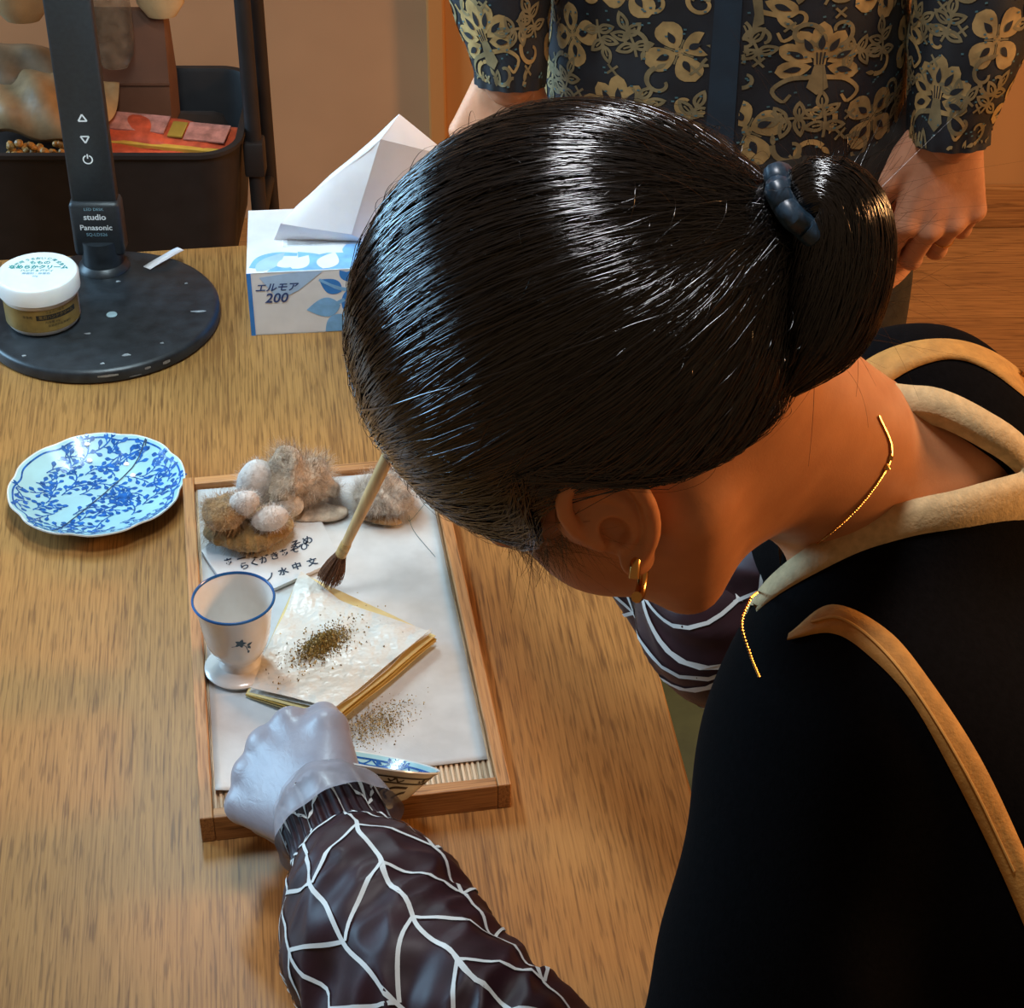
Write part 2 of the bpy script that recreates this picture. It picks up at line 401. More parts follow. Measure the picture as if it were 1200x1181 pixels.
# strip of paper tape lying on the base rim
M_paper = mat('white_paper', (.74, .72, .74), .7, var=.04)
q0, q1, q2 = T(172, 314, .716), T(196, 304, .716), T(212, 292, .716)
C = spline([q0, q1, q2], 8); V = []
for i, c in enumerate(C):
    z = .7162+.004*math.sin(i/7*3.0)
    V += [(c[0]-.004, c[1]+.003, z), (c[0]+.004, c[1]-.003, z)]
V = np.array(V); Vb = V-A(0, 0, .0004); n = len(V)
F = [(2*i, 2*i+1, 2*i+3, 2*i+2) for i in range(7)]+[(n+2*i, n+2*i+2, n+2*i+3, n+2*i+1) for i in range(7)]+[(2*i, 2*i+2, n+2*i+2, n+2*i) for i in range(7)]+[(2*i+1, n+2*i+1, n+2*i+3, 2*i+3) for i in range(7)]
tape = mesh_obj('paper_strip', np.vstack([V, Vb])-A(q1[0], q1[1], .7152), F+[], M_paper, loc=(q1[0], q1[1], .7152)); tag(tape, 'small curled white paper strip on the lamp base', 'paper strip')

# ================================================================== cream jar
M_lid = mat('jar_white', (.78, .80, .78), .4, var=.03, sss=.1); M_body = mat('jar_body', (.72, .70, .64), .35, var=.03)
M_label = mat('jar_label', (.26, .17, .045), .45, var=.18, vs=60); M_teal = mat('teal_ink', (.01, .30, .29), .5); M_dk = mat('dark_ink', (.02, .018, .015), .5)
jc = T(52, 374, .7152); jr = thing('cream_jar', 'small white lidded cream jar with gold label on lamp base', 'jar', jc)
G().lathe([(0, 0), (.031, 0), (.034, .0015), (.0365, .006), (.0368, .034), (.035, .036), (0, .036)], 64).obj('jar_body', M_body, jr)
V, F = [], []
for i, a in enumerate(np.linspace(-math.pi*.88, -math.pi*.02, 30)):
    for z in (.007, .0315): V.append((.0371*math.cos(a), .0371*math.sin(a), z))
lab = mesh_obj('label', V, [(2*i, 2*i+2, 2*i+3, 2*i+1) for i in range(29)], M_label, jr)
def jar_text(s, a0, z, size, m, off=0):
    V, F = text2d(s, size, offset=off); a = a0+V[:, 0]/.0373
    mesh_obj('printed_text', np.stack([.0373*np.cos(a), .0373*np.sin(a), z+V[:, 1]], 1), F, m, jr, smooth=False)
p = Print(); 
def band(a0, a1, z0, z1, m):
    V = []
    for a in np.linspace(a0, a1, 12):
        for z in (z0, z1): V.append((.03725*math.cos(a), .03725*math.sin(a), z))
    mesh_obj('label_band', V, [(2*i, 2*i+2, 2*i+3, 2*i+1) for i in range(11)], m, jr)
band(-1.52, -.35, .0205, .0262, M_dk); jar_text('薬用ハンドクリーム', -.95, .0233, .0042, M_label, 0)
jar_text('うるおい保湿', -1.0, .0288, .0033, M_dk); jar_text('内容量 60g', -1.1, .0175, .0032, M_dk); jar_text('医薬部外品 無香料', -.9, .0135, .0030, M_dk); jar_text('全身用', -1.75, .024, .0034, M_dk)
G().lathe([(0, .0362), (.0385, .0362), (.0402, .0372), (.0404, .052), (.039, .0542), (.0365, .0549), (.0355, .0545), (0, .0546)], 72).obj('lid', M_lid, jr)
def lid_text(s, y, size, bend=0, off=0, m=M_teal):
    V, F = text2d(s, size, offset=off)
    if bend: a = V[:, 0]/bend; r = bend+V[:, 1]+y-bend; X = np.sin(a)*(y+V[:, 1]); Y = np.cos(a)*(y+V[:, 1])
    else: X, Y = V[:, 0], V[:, 1]+y
    mesh_obj('printed_text', np.stack([X, Y, np.full(len(X), .0548)], 1), F, m, jr, smooth=False)
lid_text('薬用 うるおい 保湿 全身', .0258, .0052, .0258, .0001); lid_text('ももの', .0172, .0070, 0, .0002)
lid_text('なめらかクリーム', .0085, .0074, 0, .00035); lid_text('ハンド & ボディ', .0018, .0046, 0, .00015); lid_text('無香料・無着色', -.0038, .0040, 0, .0001, M_inkd); lid_text('60g', -.009, .0038, 0, .0001, M_inkd)

# ================================================================== tissue box and tissue
M_bw = mat('box_white', (.74, .75, .78), .5, var=.03); M_bb = mat('box_blue', (.03, .21, .62), .5, var=.08); M_bl = mat('box_light_blue', (.20, .45, .78), .5, var=.12, vs=60); M_bp = mat('box_pale_blue', (.38, .56, .82), .5, var=.08)
bx0 = T(295, 393); BA = math.radians(5); BL, BD, BH = .23, .128, .071
tbx = thing('tissue_box', 'white tissue box with blue printed petals and number 200', 'tissue box', bx0, BA)
sw, sl_ = .012, .075      # slot half width / half length
g = G()
g.box((BL/2, .0006, BH/2), (BL, .0012, BH)); g.box((BL/2, BD-.0006, BH/2), (BL, .0012, BH)); g.box((BL/2, BD/2, .0006), (BL, BD, .0012))
g.box((.0006, BD/2, BH/2), (.0012, BD, BH), mi=1); g.box((BL-.0006, BD/2, BH/2), (.0012, BD, BH), mi=1)
cy = BD/2
for (x0, x1, y0, y1) in [(0, BL, 0, cy-sw), (0, BL, cy+sw, BD), (0, BL/2-sl_, cy-sw, cy+sw), (BL/2+sl_, BL, cy-sw, cy+sw)]:
    g.box(((x0+x1)/2, (y0+y1)/2, BH-.0004), (x1-x0, y1-y0, .0012))
g.obj('carton', [M_bw, M_bb], tbx, smooth=False)
G().box((.0020, -.0002, BH/2), (.0042, .0012, BH)).obj('printed_edge', M_bb, tbx, smooth=False)
# slot film
mesh_obj('slot_film', [(BL/2-sl_-.004, cy-sw-.003, BH+.0004), (BL/2+sl_+.004, cy-sw-.003, BH+.0004), (BL/2+sl_+.004, cy-.002, BH+.0012), (BL/2-sl_-.004, cy-.002, BH+.0012)], [(0, 1, 2, 3)], mat('clear_film', (.75, .8, .85), .25, alpha=.45), tbx, smooth=False)
# printed flower: petals on the front wrap over the top edge (unfolded coordinate t: 0..BH front, beyond = top)
p = Print()
fc = A(.112, .033)
def petal(c, ang, L, W, mi): p.fill(leaf(c, ang, L, W, 14), mi)
for k, (a, r0, L, W, mi) in enumerate([(2.55, .024, .026, .017, 0), (1.95, .026, .024, .016, 0), (1.35, .026, .026, .017, 0), (3.25, .022, .034, .022, 1), (3.95, .020, .036, .026, 1), (.6, .024, .03, .02, 1), (-.4, .024, .034, .022, 1), (4.9, .02, .03, .02, 1), (2.25, .058, .04, .026, 1), (1.6, .06, .04, .03, 1)]):
    petal(fc+r0*A(math.cos(a), math.sin(a)), a, L, W, mi)
aa = np.linspace(0, 2*math.pi, 40); p.strip(np.stack([fc[0]+.018*np.cos(aa), fc[1]+.018*np.sin(aa)], 1), .0055, 0)
for a in (2.9, 3.6, 2.2, 1.0): p.strip(spline([fc+.018*A(math.cos(a), math.sin(a)), fc+.03*A(math.cos(a+.3), math.sin(a+.3)), fc+.05*A(math.cos(a+.35), math.sin(a+.35))], 10), [.004]*6+[.003]*4, 1)
p.fill([(.012, .066), (.05, .0707), (.075, .0707), (.05, .05), (.03, .04)], 2)
# top: sweeping blue band and two white-edged petals
p.strip(spline([(.008, .080), (.014, .098), (.03, .106), (.05, .104)], 16), np.linspace(.012, .006, 16), 1)
p.fill(leaf((.010, .074), .9, .045, .02, 12), 2); p.fill([(.02, .0722), (.10, .0722), (.15, .0722), (.15, .1), (.08, .105), (.03, .088)], 1)
for c, a, L, W in [((.045, .076), 1.0, .03, .02), ((.075, .074), 1.2, .034, .022), ((.03, .082), .5, .03, .018)]: p.fill(leaf(c, a, L, W, 12), 3)
PV = np.concatenate(p.P); vm = np.zeros(len(PV)); pk_ = np.concatenate(p.K)
for f, m in zip(p.F, p.M):
    for i in f: vm[i] = m
# keep print on its own face
front = np.clip(PV[:, 1], .001, None)
V = np.where((front <= BH)[:, None], np.stack([PV[:, 0], -.0003-vm*.00008-pk_, front], 1), np.stack([PV[:, 0], front-BH, BH+.0003+vm*.00008+pk_], 1))
FF, MM = [], []
for f, m in zip(p.F, p.M):
    s_ = {bool(PV[i, 1] <= BH) for i in f}
    if len(s_) == 1: FF.append(f); MM.append(m)
mesh_obj('printed_flower', V, FF, [M_bb, M_bl, M_bp, M_bw], tbx, MM, False)
for s, x, z, sz, sh in [('エルモア', .028, .054, .0105, .3), ('200', .027, .042, .0150, .25)]:
    V, F = text2d(s, sz, shear=sh, offset=.00025); mesh_obj('printed_text', np.stack([x+V[:, 0], np.full(len(V), -.0007), z+V[:, 1]], 1), F, mat('navy_ink', (.02, .06, .22), .5), tbx, smooth=False)
# the tissue: a folded sheet standing out of the slot, real 3D facets around the slot plane
M_tis = mat('tissue', (.80, .76, .78), .9, var=.02, bs=.2, bscale=120, trans=0, sss=.15)
ys = bx0[1]+cy*math.cos(BA)+.10*math.sin(BA)
tp = {'a': (329, 262, -.02), 'b': (468, 134, .012), 'c': (446, 163, -.016), 'd': (412, 275, -.022), 'e': (320, 283, -.004), 'f': (408, 288, .0), 'g': (530, 184, .02), 'h': (445, 292, .0), 'i': (540, 240, .015), 'j': (505, 290, .0), 'k': (346, 243, -.008)}
W3 = {k: onY(v[0], v[1], ys+v[2]) for k, v in tp.items()}
tc_ = onY(430, 290, ys)
def sheet(root, name, quads, m, n=8, thick=.0007, wob=.0012, freq=90, seed=3, base=None):
    g = G()
    for qd in quads:
        a, b, c, d = [np.asarray(x, float) for x in qd]
        u = np.linspace(0, 1, n)
        P = np.array([(a*(1-x)+b*x)*(1-y)+(d*(1-x)+c*x)*y for y in u for x in u])
        nn = nrm(np.cross(b-a, d-a)+np.cross(c-b, d-c)+1e-12)
        P = P+nn*(sn(P, freq, seed, 2)*wob)[:, None]
        F = [(j*n+i, j*n+i+1, (j+1)*n+i+1, (j+1)*n+i) for j in range(n-1) for i in range(n-1)]
        g.add(P-base, F); g.add(P-base-nn*thick, [f[::-1] for f in F])
        bd_ = list(range(n))+[k*n+n-1 for k in range(1, n)]+[(n-1)*n+k for k in range(n-2, -1, -1)]+[k*n for k in range(n-2, 0, -1)]
        m_ = n*n; E_ = [(bd_[i], bd_[(i+1) % len(bd_)], bd_[(i+1) % len(bd_)]+m_, bd_[i]+m_) for i in range(len(bd_))]
        V2 = np.vstack([P-base, P-base-nn*thick]); g.add(V2, [e[::-1] for e in E_])
    return g.obj(name, m, root, smooth=50, loc=None if root else tuple(base))
tis = sheet(None, 'tissue', [(W3['k'], W3['a'], W3['d'], W3['c']), (W3['k'], W3['c'], W3['b'], W3['k']+(W3['b']-W3['k'])*.5), (W3['c'], W3['d'], W3['h'], W3['g']), (W3['b'], W3['c'], W3['g'], W3['g']), (W3['a'], W3['e'], W3['f'], W3['d']), (W3['d'], W3['f'], W3['h'], W3['h']), (W3['g'], W3['h'], W3['j'], W3['i'])], M_tis, base=tc_)
tag(tis, 'folded white tissue standing out of the tissue box', 'tissue')

# ================================================================== blue vine plate
M_por = mat('pale_blue_porcelain', (.30, .55, .62), .3, var=.06, vs=25, coat=.2); M_rim = mat('porcelain_rim', (.60, .68, .68), .2, var=.05, coat=.4)
M_cob = mat('cobalt', (.012, .10, .36), .25, var=.3, vs=200, coat=.4); M_crk = mat('crack_line', (.008, .03, .07), .5)
pc = T(115, 577, .71); pc[2] = .70
def scal(a, r): return r*(1-.030*abs(math.cos(4*a+.5))**8*(1 if r > .05 else max(0, (r-.02)/.03)))
def vscal(a, r): return r*(1-.030*np.abs(np.cos(4*a+.5))**8*np.clip((r-.02)/.03, 0, 1))
pr = thing('vine_plate', 'round blue and white porcelain plate with vine pattern', 'plate', pc)
inner = [(0, .0060), (.03, .0062), (.048, .0078), (.060, .0115), (.070, .0168), (.0765, .0208)]
outer = [(.0778, .0212), (.0782, .0200), (.071, .0142), (.060, .0085), (.048, .0045), (.040, .0030), (.040, 0), (.036, 0), (.036, .003), (0, .003)]
G().lathe(inner, 96, fn=lambda r, z, a: scal(a, r)).obj('dish_surface', M_por, pr)
G().lathe([inner[-1]]+outer, 96, fn=lambda r, z, a: scal(a, r)).obj('plate_body', M_rim, pr)
def plate_map(prof, sc=None):
    R_ = np.array([q[0] for q in prof]); Z_ = np.array([q[1] for q in prof])
    def fn(x, y):
        r = np.hypot(x, y); a = np.arctan2(y, x); rr = vscal(a, r) if sc else r
        return np.stack([rr*np.cos(a), rr*np.sin(a), np.interp(r, R_, Z_)], 1)
    return fn
def vines(p, R_, n, seed, L=.030, lf=.0062, lw=.0026, sw_=.0011):
    r = np.random.default_rng(seed); pts = []
    sp = L*.62
    for jj in range(-8, 9):
        for ii in range(-8, 9):
            c = A((ii+.5*(jj % 2))*sp, jj*sp*.87)+r.uniform(-.12, .12, 2)*sp
            if np.linalg.norm(c) < R_: pts.append(c)
    for c in pts:
        a0 = .6+r.uniform(-.7, .7)+(math.pi if r.uniform() < .35 else 0); k = r.choice([-1, 1])*r.uniform(25, 55); q = c.copy(); P = [q.copy()]; an = a0
        for i in range(11):
            q = q+A(math.cos(an), math.sin(an))*L*.95/11; an += k*L*1.1/11
            if np.linalg.norm(q) > R_+.003: an += 1.2; q = P[-1].copy(); continue
            P.append(q.copy())
        if len(P) < 4: continue
        P = np.array(P); p.strip(P, sw_)
        for i in range(1, len(P)-1, 2):
            t = math.atan2(*(P[i+1]-P[i])[::-1]); sd = 1 if (i//2) % 2 else -1
            b_ = P[i]+.0012*A(math.cos(t+sd*.9), math.sin(t+sd*.9)); p.strip([P[i], b_+.002*A(math.cos(t+sd*.9), math.sin(t+sd*.9))], sw_*.8)
            p.fill(leaf(b_, t+sd*.85, lf*r.uniform(.8, 1.15), lw, e=1.7))
        p.fill(leaf(P[-1], math.atan2(*(P[-1]-P[-2])[::-1]), lf, lw, e=1.7))
p = Print(); vines(p, .0690, 60, 5, L=.0275, lf=.0082, lw=.0043, sw_=.0013)
aa = np.linspace(0, 2*math.pi, 161)
ring = np.stack([.0735*np.cos(aa), .0735*np.sin(aa)], 1)*(1-.02*np.abs(np.cos(4*aa+.5))**6)[:, None]; p.strip(ring, .0015)
p.strip(spline([(.034, .070), (.026, .045), (.008, .010), (-.018, -.038), (-.028, -.068)], 40), .0013, 1)
p.strip([(.0345, .0675), (.034, .062)], .0014, 1)
mesh_obj('vine_pattern', p.mapped(plate_map(inner, 1), .00022), p.F, [M_cob, M_crk], pr, p.M)
for x, y in [(-.016, .050), (-.020, .066), (.018, .046), (.026, .030)]:
    z = float(plate_map(inner)(np.array([x]), np.array([y]))[0, 2])
    G().lathe([(.0028, 0), (.0022, .0009), (0, .0011)], 12, (x, y, z)).obj('glaze_spot', mat('white_glaze', (.85, .85, .82), .3), pr)

# ================================================================== tray
M_tray = woodmat('tray_oak', (.46, .23, .085), (.19, .075, .025), axis=1, rough=.5); M_trayx = woodmat('tray_oak_cross', (.46, .23, .085), (.19, .075, .025), axis=0, rough=.5)
M_reed = woodmat('reeded_board', (.62, .48, .32), (.30, .18, .09), axis=1, rough=.55)
tO = T(237, 987); RA = math.radians(9.0); TW, TL, TH_ = .228, .424, .024
ty = thing('wooden_tray', 'shallow wooden tray with reeded base on the oak table', 'tray', tO, RA)
for x in (.005, TW-.005): G().box((x, TL/2, TH_/2), (.010, TL, TH_), bev=.001).obj('side_rail', M_tray, ty, smooth=False)
for y in (.005, TL-.005): G().box((TW/2, y, TH_/2-.0004), (TW-.0202, .010, TH_), bev=.001).obj('end_rail', M_trayx, ty, smooth=False)
g = G()
nr = 52; wr = (TW-.0204)/nr
g.box((TW/2, TL/2, .009), (TW-.0204, TL-.0204, .012))
for i in range(nr):
    x = .0102+wr*(i+.5); g.add([(x-wr*.40, .0103, .015), (x+wr*.40, .0103, .015), (x+wr*.22, .0103, .0172), (x-wr*.22, .0103, .0172), (x-wr*.40, TL-.0103, .015), (x+wr*.40, TL-.0103, .015), (x+wr*.22, TL-.0103, .0172), (x-wr*.22, TL-.0103, .0172)], [(0, 1, 2, 3), (7, 6, 5, 4), (1, 5, 6, 2), (2, 6, 7, 3), (3, 7, 4, 0)])
g.obj('reeded_base', M_reed, ty, smooth=False)
def tl(px, py, z=.72):       # photo pixel -> tray coordinates
    return to_local(ty, [T(px, py, z)])[0]
# paper lining
M_lin = mat('lining_paper', (.51, .53, .53), .75, var=.08, vs=25, bs=.25, bscale=60, bd=.002)
fx, fyL, fyR = (.0125, TW-.0125), .030, .0345
nx, ny = 40, 70; V = []
for j in range(ny):
    for i in range(nx):
        u, v = i/(nx-1), j/(ny-1); x = fx[0]+(fx[1]-fx[0])*u; y0 = fyL+(fyR-fyL)*u; y = y0+(TL-.0125-y0)*v
        z = .0178+.0009*(sn(A([x, y, 0]).reshape(1, 3), 45, 4, 2)[0]+1)+.004*max(0, .08-u)*max(0, .06-v)*180
        V.append((x, y, z))
V = np.array(V); F = [(j*nx+i, j*nx+i+1, (j+1)*nx+i+1, (j+1)*nx+i) for j in range(ny-1) for i in range(nx-1)]
n0 = len(V); bd_ = list(range(nx))+[k*nx+nx-1 for k in range(1, ny)]+[(ny-1)*nx+k for k in range(nx-2, -1, -1)]+[k*nx for k in range(ny-2, 0, -1)]
F2 = F+[tuple(i+n0 for i in f[::-1]) for f in F]+[(bd_[i], bd_[i]+n0, bd_[(i+1) % len(bd_)]+n0, bd_[(i+1) % len(bd_)]) for i in range(len(bd_))]
a_, c_ = math.cos(RA), math.sin(RA)
pl = mesh_obj('lining_sheet', np.vstack([V, V-A(0, 0, .0005)]), F2, M_lin, loc=tuple(tO), rot=(0, 0, RA)); tag(pl, 'white paper sheet lining the wooden tray', 'paper')
# thin thread on the lining
P = [tl(502, 585, .7205), tl(480, 610, .7205), tl(478, 595, .7205), tl(484, 620, .7205), tl(510, 652, .7205)]
th = G().tube(spline([(x, y, .0203) for x, y, _ in P], 40), .00022, 5).obj('blue_thread', mat('teal_thread', (.02, .16, .20), .7), loc=tuple(tO), rot=(0, 0, RA)); tag(th, 'thin dark teal thread lying on the tray paper', 'thread')

ZP = .7202   # top of the lining
# ================================================================== lettered card
cpx = [(236, 645), (254, 672), (322, 689), (398, 655), (372, 600), (290, 590)]
cw = [T(x, y, ZP+.0032) for x, y in cpx]; cc = T(315, 640, ZP)
M_card = mat('card_white', (.56, .58, .58), .35, var=.03, coat=.2); M_cedge = M_card
cdn = thing('lettered_card', 'white card printed with dark lettering under the wool', 'card', cc)
P = to_local(cdn, cw); G().poly(P[:, :2], .0003, .0032, 0, 1).obj('card_panel', [M_card, M_cedge], cdn, smooth=False)
M_nib = mat('navy_brush_ink', (.008, .025, .055), .5)
def card_text(s, px, py, size, rot, off=0):
    V, F = text2d(s, size, offset=off); q = T(px, py, ZP+.0034)-cc; c_, s_ = math.cos(rot), math.sin(rot)
    mesh_obj('printed_text', np.stack([q[0]+V[:, 0]*c_-V[:, 1]*s_, q[1]+(V[:, 0]*s_+V[:, 1]*c_)*1.25, np.full(len(V), .0036)], 1), F, M_nib, cdn, smooth=False)
card_text('あ ー ズ', 283, 655, .0085, .32, .0003); card_text('らくがきあそび', 322, 652, .0088, .42, .0002); card_text('ノ', 317, 676, .0085, .4, .0003); card_text('水', 332, 670, .0085, .4, .0003); card_text('中', 348, 664, .0085, .4, .0003); card_text('文', 366, 659, .0085, .4, .0003)
card_text('そめ', 354, 636, .010, .45, .0002)

# ================================================================== wool tufts, moss coloured felt, cocoons
M_w = {k: mat('wool_'+k, c, .95, var=.28, vs=90, bs=.9, bscale=260, bd=.002, sheen=.3) for k, c in dict(brown=(.25, .15, .048), tan=(.30, .175, .07), beige=(.42, .33, .24), grey=(.50, .44, .37)).items()}
M_coc = mat('cocoon_white', (.52, .48, .45), .95, var=.08, vs=120, bs=.5, bscale=500)
def lump(name, label, cat, px, py, r, m, seed, rough=.006, fr=70, z=ZP, rz=0, group=None, flat=1.0, extra=None, fuzz=1500, fl=.006):
    c = T(px, py, z); ca, sa = math.cos(rz), math.sin(rz)
    def fn(P):
        q = np.stack([P[:, 0]*ca+P[:, 1]*sa, -P[:, 0]*sa+P[:, 1]*ca, P[:, 2]], 1)
        d = ell(q-A(0, 0, r[2]), (0, 0, 0), r)
        if extra is not None: d = extra(q, d)
        d = d+rough*sn(q, fr, seed, 3)+rough*.2*np.abs(np.sin(q[:, 0]*220+6*sn(q, 50, seed+1, 2)))
        return np.maximum(d, .0004-P[:, 2])
    b = max(r)*1.35+.006
    V, F = sdf_mesh(fn, (-b, -b, -.004), (b, b, 2*r[2]*1.35+.006), .0011)
    if fuzz:
        i = RNG.integers(0, len(V), fuzz); L = []
        cen = A(0, 0, r[2])
        for k in i:
            o = V[k]; d = nrm(o-cen+RNG.normal(0, .5*np.linalg.norm(o-cen), 3)); cv = RNG.normal(0, .6, 3)
            L.append([o+d*fl*t+cv*fl*.5*t*t for t in np.linspace(0, 1, 5)])
        L = np.array(L); L[:, :, 2] = np.maximum(L[:, :, 2], .0006)
        fv, ff = ribbons(L, .00016); ff = ff+len(V); V = np.vstack([V, fv]); F = np.vstack([F, ff])
    o = mesh_obj(name, V, F, m, loc=tuple(c)); tag(o, label, cat, group); return o
def ribbons(L, wd, up=None):
    """L (n,m,3) strands -> small roof-shaped strips"""
    n, m, _ = L.shape; t = np.gradient(L, axis=1); t /= np.linalg.norm(t, axis=2)[..., None]+1e-12
    if up is None: up = np.array([.3, .5, .8])
    sd = np.cross(t, up); sd /= np.linalg.norm(sd, axis=2)[..., None]+1e-9
    up2 = np.cross(sd, t); w_ = np.asarray(wd)*np.linspace(1, .35, m)[None, :, None]
    V = np.stack([L+sd*w_, L+up2*w_*.7, L-sd*w_], 2).reshape(-1, 3)
    i = np.arange(n)[:, None]*m*3+np.arange(m-1)[None]*3
    F = np.concatenate([np.stack([i+k, i+k+1, i+k+4, i+k+3], -1).reshape(-1, 4) for k in (0, 1)])
    return V, F
lump('felt_nest', 'wide brown felt bed curled under the cocoons', 'felt', 294, 631, (.041, .027, .0120), M_w['brown'], 11, .0052, 80, ZP+.0036, .1)
lump('felt_ball', 'small brown felt ball on the felt bed', 'felt', 267, 620, (.0195, .018, .0150), M_w['tan'], 12, .003, 110, ZP+.022)
lump('cocoon', 'small pale cocoon nestled atop the brown felt ball', 'cocoon', 287, 602, (.0135, .011, .0115), M_coc, 13, .0014, 90, ZP+.036, .3, 'pale silk cocoons', fuzz=700, fl=.0035)
lump('cocoon', 'largest white cocoon standing tall behind the brown felt', 'cocoon', 304, 594, (.018, .016, .0240), M_coc, 14, .0012, 80, ZP+.004, .5, 'pale silk cocoons', fuzz=700, fl=.0035)
lump('cocoon', 'smooth white cocoon lying at the front of the felt bed', 'cocoon', 317, 619, (.016, .011, .0105), M_coc, 15, .0012, 90, ZP+.023, .4, 'pale silk cocoons', fuzz=700, fl=.0035)
lump('wool_wisp', 'little grey wool wisp between cocoon and beige tuft', 'wool', 342, 604, (.013, .011, .010), M_w['grey'], 16, .003, 110, ZP+.006, fuzz=90)
lump('wool_tuft', 'tall beige wool tuft with creased folds and peaked top', 'wool', 360, 590, (.029, .021, .024), M_w['beige'], 17, .0115, 85, ZP, .2, 'wool tufts', extra=lambda q, d: smin(d, ell(q, (-.012, .004, .052), (.011, .009, .012)), .012), fuzz=3500, fl=.009)
lump('wool_tuft', 'pale grey wool tuft with darker brown flecks behind brush', 'wool', 440, 600, (.030, .019, .0165), M_w['grey'], 18, .0105, 88, ZP, -.1, 'wool tufts', fuzz=3500, fl=.009)
lump('wool_scrap', 'flat thin wool scrap under the beige tuft', 'wool', 372, 606, (.026, .012, .004), M_w['beige'], 19, .002, 90, ZP, .2, fuzz=80)
lump('wool_scrap', 'flat brown wool scrap under the pale grey tuft', 'wool', 446, 611, (.020, .008, .003), M_w['tan'], 20, .0015, 90, ZP, -.3, fuzz=60)

# ================================================================== stem cup
M_cup = mat('cup_porcelain', (.66, .64, .60), .22, var=.03, coat=.5); M_crim = mat('cup_blue_rim', (.01, .09, .28), .25, coat=.4)
uc = T(282, 783, ZP); uc[2] = ZP+.0006
up_ = thing('stem_cup', 'small white porcelain stem cup with blue rim and sprig', 'cup', uc)
o_ = [(0, .0006), (.024, 0), (.0275, .0012), (.0280, .0028), (.0268, .0042), (.0225, .0052), (.0165, .0072), (.0146, .0105), (.0152, .0140), (.0192, .0190), (.0232, .0270), (.0258, .0370), (.0272, .0480), (.0286, .0590), (.0312, .0690), (.0320, .0708)]
G().lathe(o_, 72).obj('cup_body', M_cup, up_)
i_ = [(.0306, .0708), (.0296, .0685), (.0272, .0590), (.0258, .0480), (.0244, .0370), (.0215, .0270), (.0165, .0210), (.009, .0180), (0, .0174)]
G().lathe(i_, 72).obj('cup_bowl', M_cup, up_)
G().lathe([(.0316, .0696), (.0324, .0706), (.0320, .0718), (.0310, .0722), (.0303, .0714), (.0302, .0703)], 72).obj('blue_rim', M_crim, up_)
G().lathe([(.0270, .0016), (.0280, .0020), (.0281, .0028), (.0272, .0034)], 72).obj('foot_ring', M_cup, up_)
ro = np.array([q[0] for q in o_[9:]]); zo = np.array([q[1] for q in o_[9:]])
def cupmap(s, z):
    r = np.interp(z, zo, ro); a = s/.027; return np.stack([r*np.cos(a), r*np.sin(a), z], 1)
M_spr = mat('sprig_blue', (.02, .06, .10), .3)
for s0, mir in ((-math.pi/2*.027+.0065, 1), (-math.pi*.027+.002, -1), (.030, 1)):
    p = Print()
    for k in range(5): p.fill(leaf((s0, .0475), 1.2+k*1.25, .0048, .0030))
    p.fill(leaf((s0+.005*mir, .0440), .5, .005, .0026)); p.fill(leaf((s0+.0055*mir, .0435), -1.0, .0045, .0024)); p.fill(leaf((s0+.006*mir, .0385), -1.6, .0035, .002)); p.strip([(s0, .047), (s0+.004*mir, .0435), (s0+.006*mir, .037)], .0007)
    p.strip([(s0-.002, .045), (s0-.007*mir, .0445)], .0006)
    mesh_obj('painted_sprig', p.mapped(cupmap, .0002), p.F, M_spr, up_)

# ================================================================== paper packet with powder
M_yel = mat('cream_paper', (.62, .50, .22), .6, var=.06, vs=50); M_gl = mat('glassine', (.58, .56, .50), .34, var=.05, vs=40, bs=1.0, bscale=42, bd=.006)
kz = ZP; kc = T(385, 760, kz)
pk = thing('paper_packet', 'open folded packet of cream and ochre paper on the tray', 'paper packet', kc)
KL, KB, KR, KT = T(288, 812, kz+.004), T(392, 838, kz+.017), T(511, 741, kz+.014), T(352, 669, kz+.006)
def bil(a, b, c, d, n=24): return (a, b, c, d)
e1, e2 = A(0, 0, .0045), A(0, 0, .0085)
def layer(nm, off, shrink, m, wob, seed, n=26, curl=0.0):
    c = (KL+KB+KR+KT)/4; q = [c+(x-c)*shrink-A(0, 0, off*k) for x, k in ((KL, .3), (KB, 1), (KR, 1), (KT, .3))]
    return sheet(pk, nm, [q], m, n, .0007, wob, 75, seed, kc)
layer('cream_leaf', .0095, 1.0, M_yel, .0008, 7); layer('amber_leaf', .0062, 1.005, mat('ochre_paper', (.42, .27, .05), .6, var=.1), .001, 8); layer('cream_leaf', .0030, .995, M_yel, .001, 9)
c_ = (KL+KB+KR+KT)/4
Q = [c_+(x-c_)*.96+A(0, 0, .0016) for x in (KL, KB, KR, KT)]
fold0 = Q[0]*.45+Q[1]*.55; fold1 = Q[2]*.80+Q[1]*.20
sheet(pk, 'glassine_sheet', [(Q[0], fold0*.3+Q[0]*.7, fold1*.35+Q[3]*.65, Q[3]), (fold0*.3+Q[0]*.7, Q[1], Q[2], fold1*.35+Q[3]*.65)], M_gl, 26, .0004, .0026, 95, 21, kc)
fl0, fl1 = Q[0]*.62+Q[3]*.38, Q[2]*.86+Q[3]*.14
sheet(pk, 'folded_flap', [(Q[0]+A(0, 0, .003), Q[1]+A(0, 0, .003), Q[2]+A(0, 0, .0035), Q[0]*.5+Q[2]*.5+A(0, 0, .0045))], M_gl, 20, .0004, .0010, 80, 25, kc)
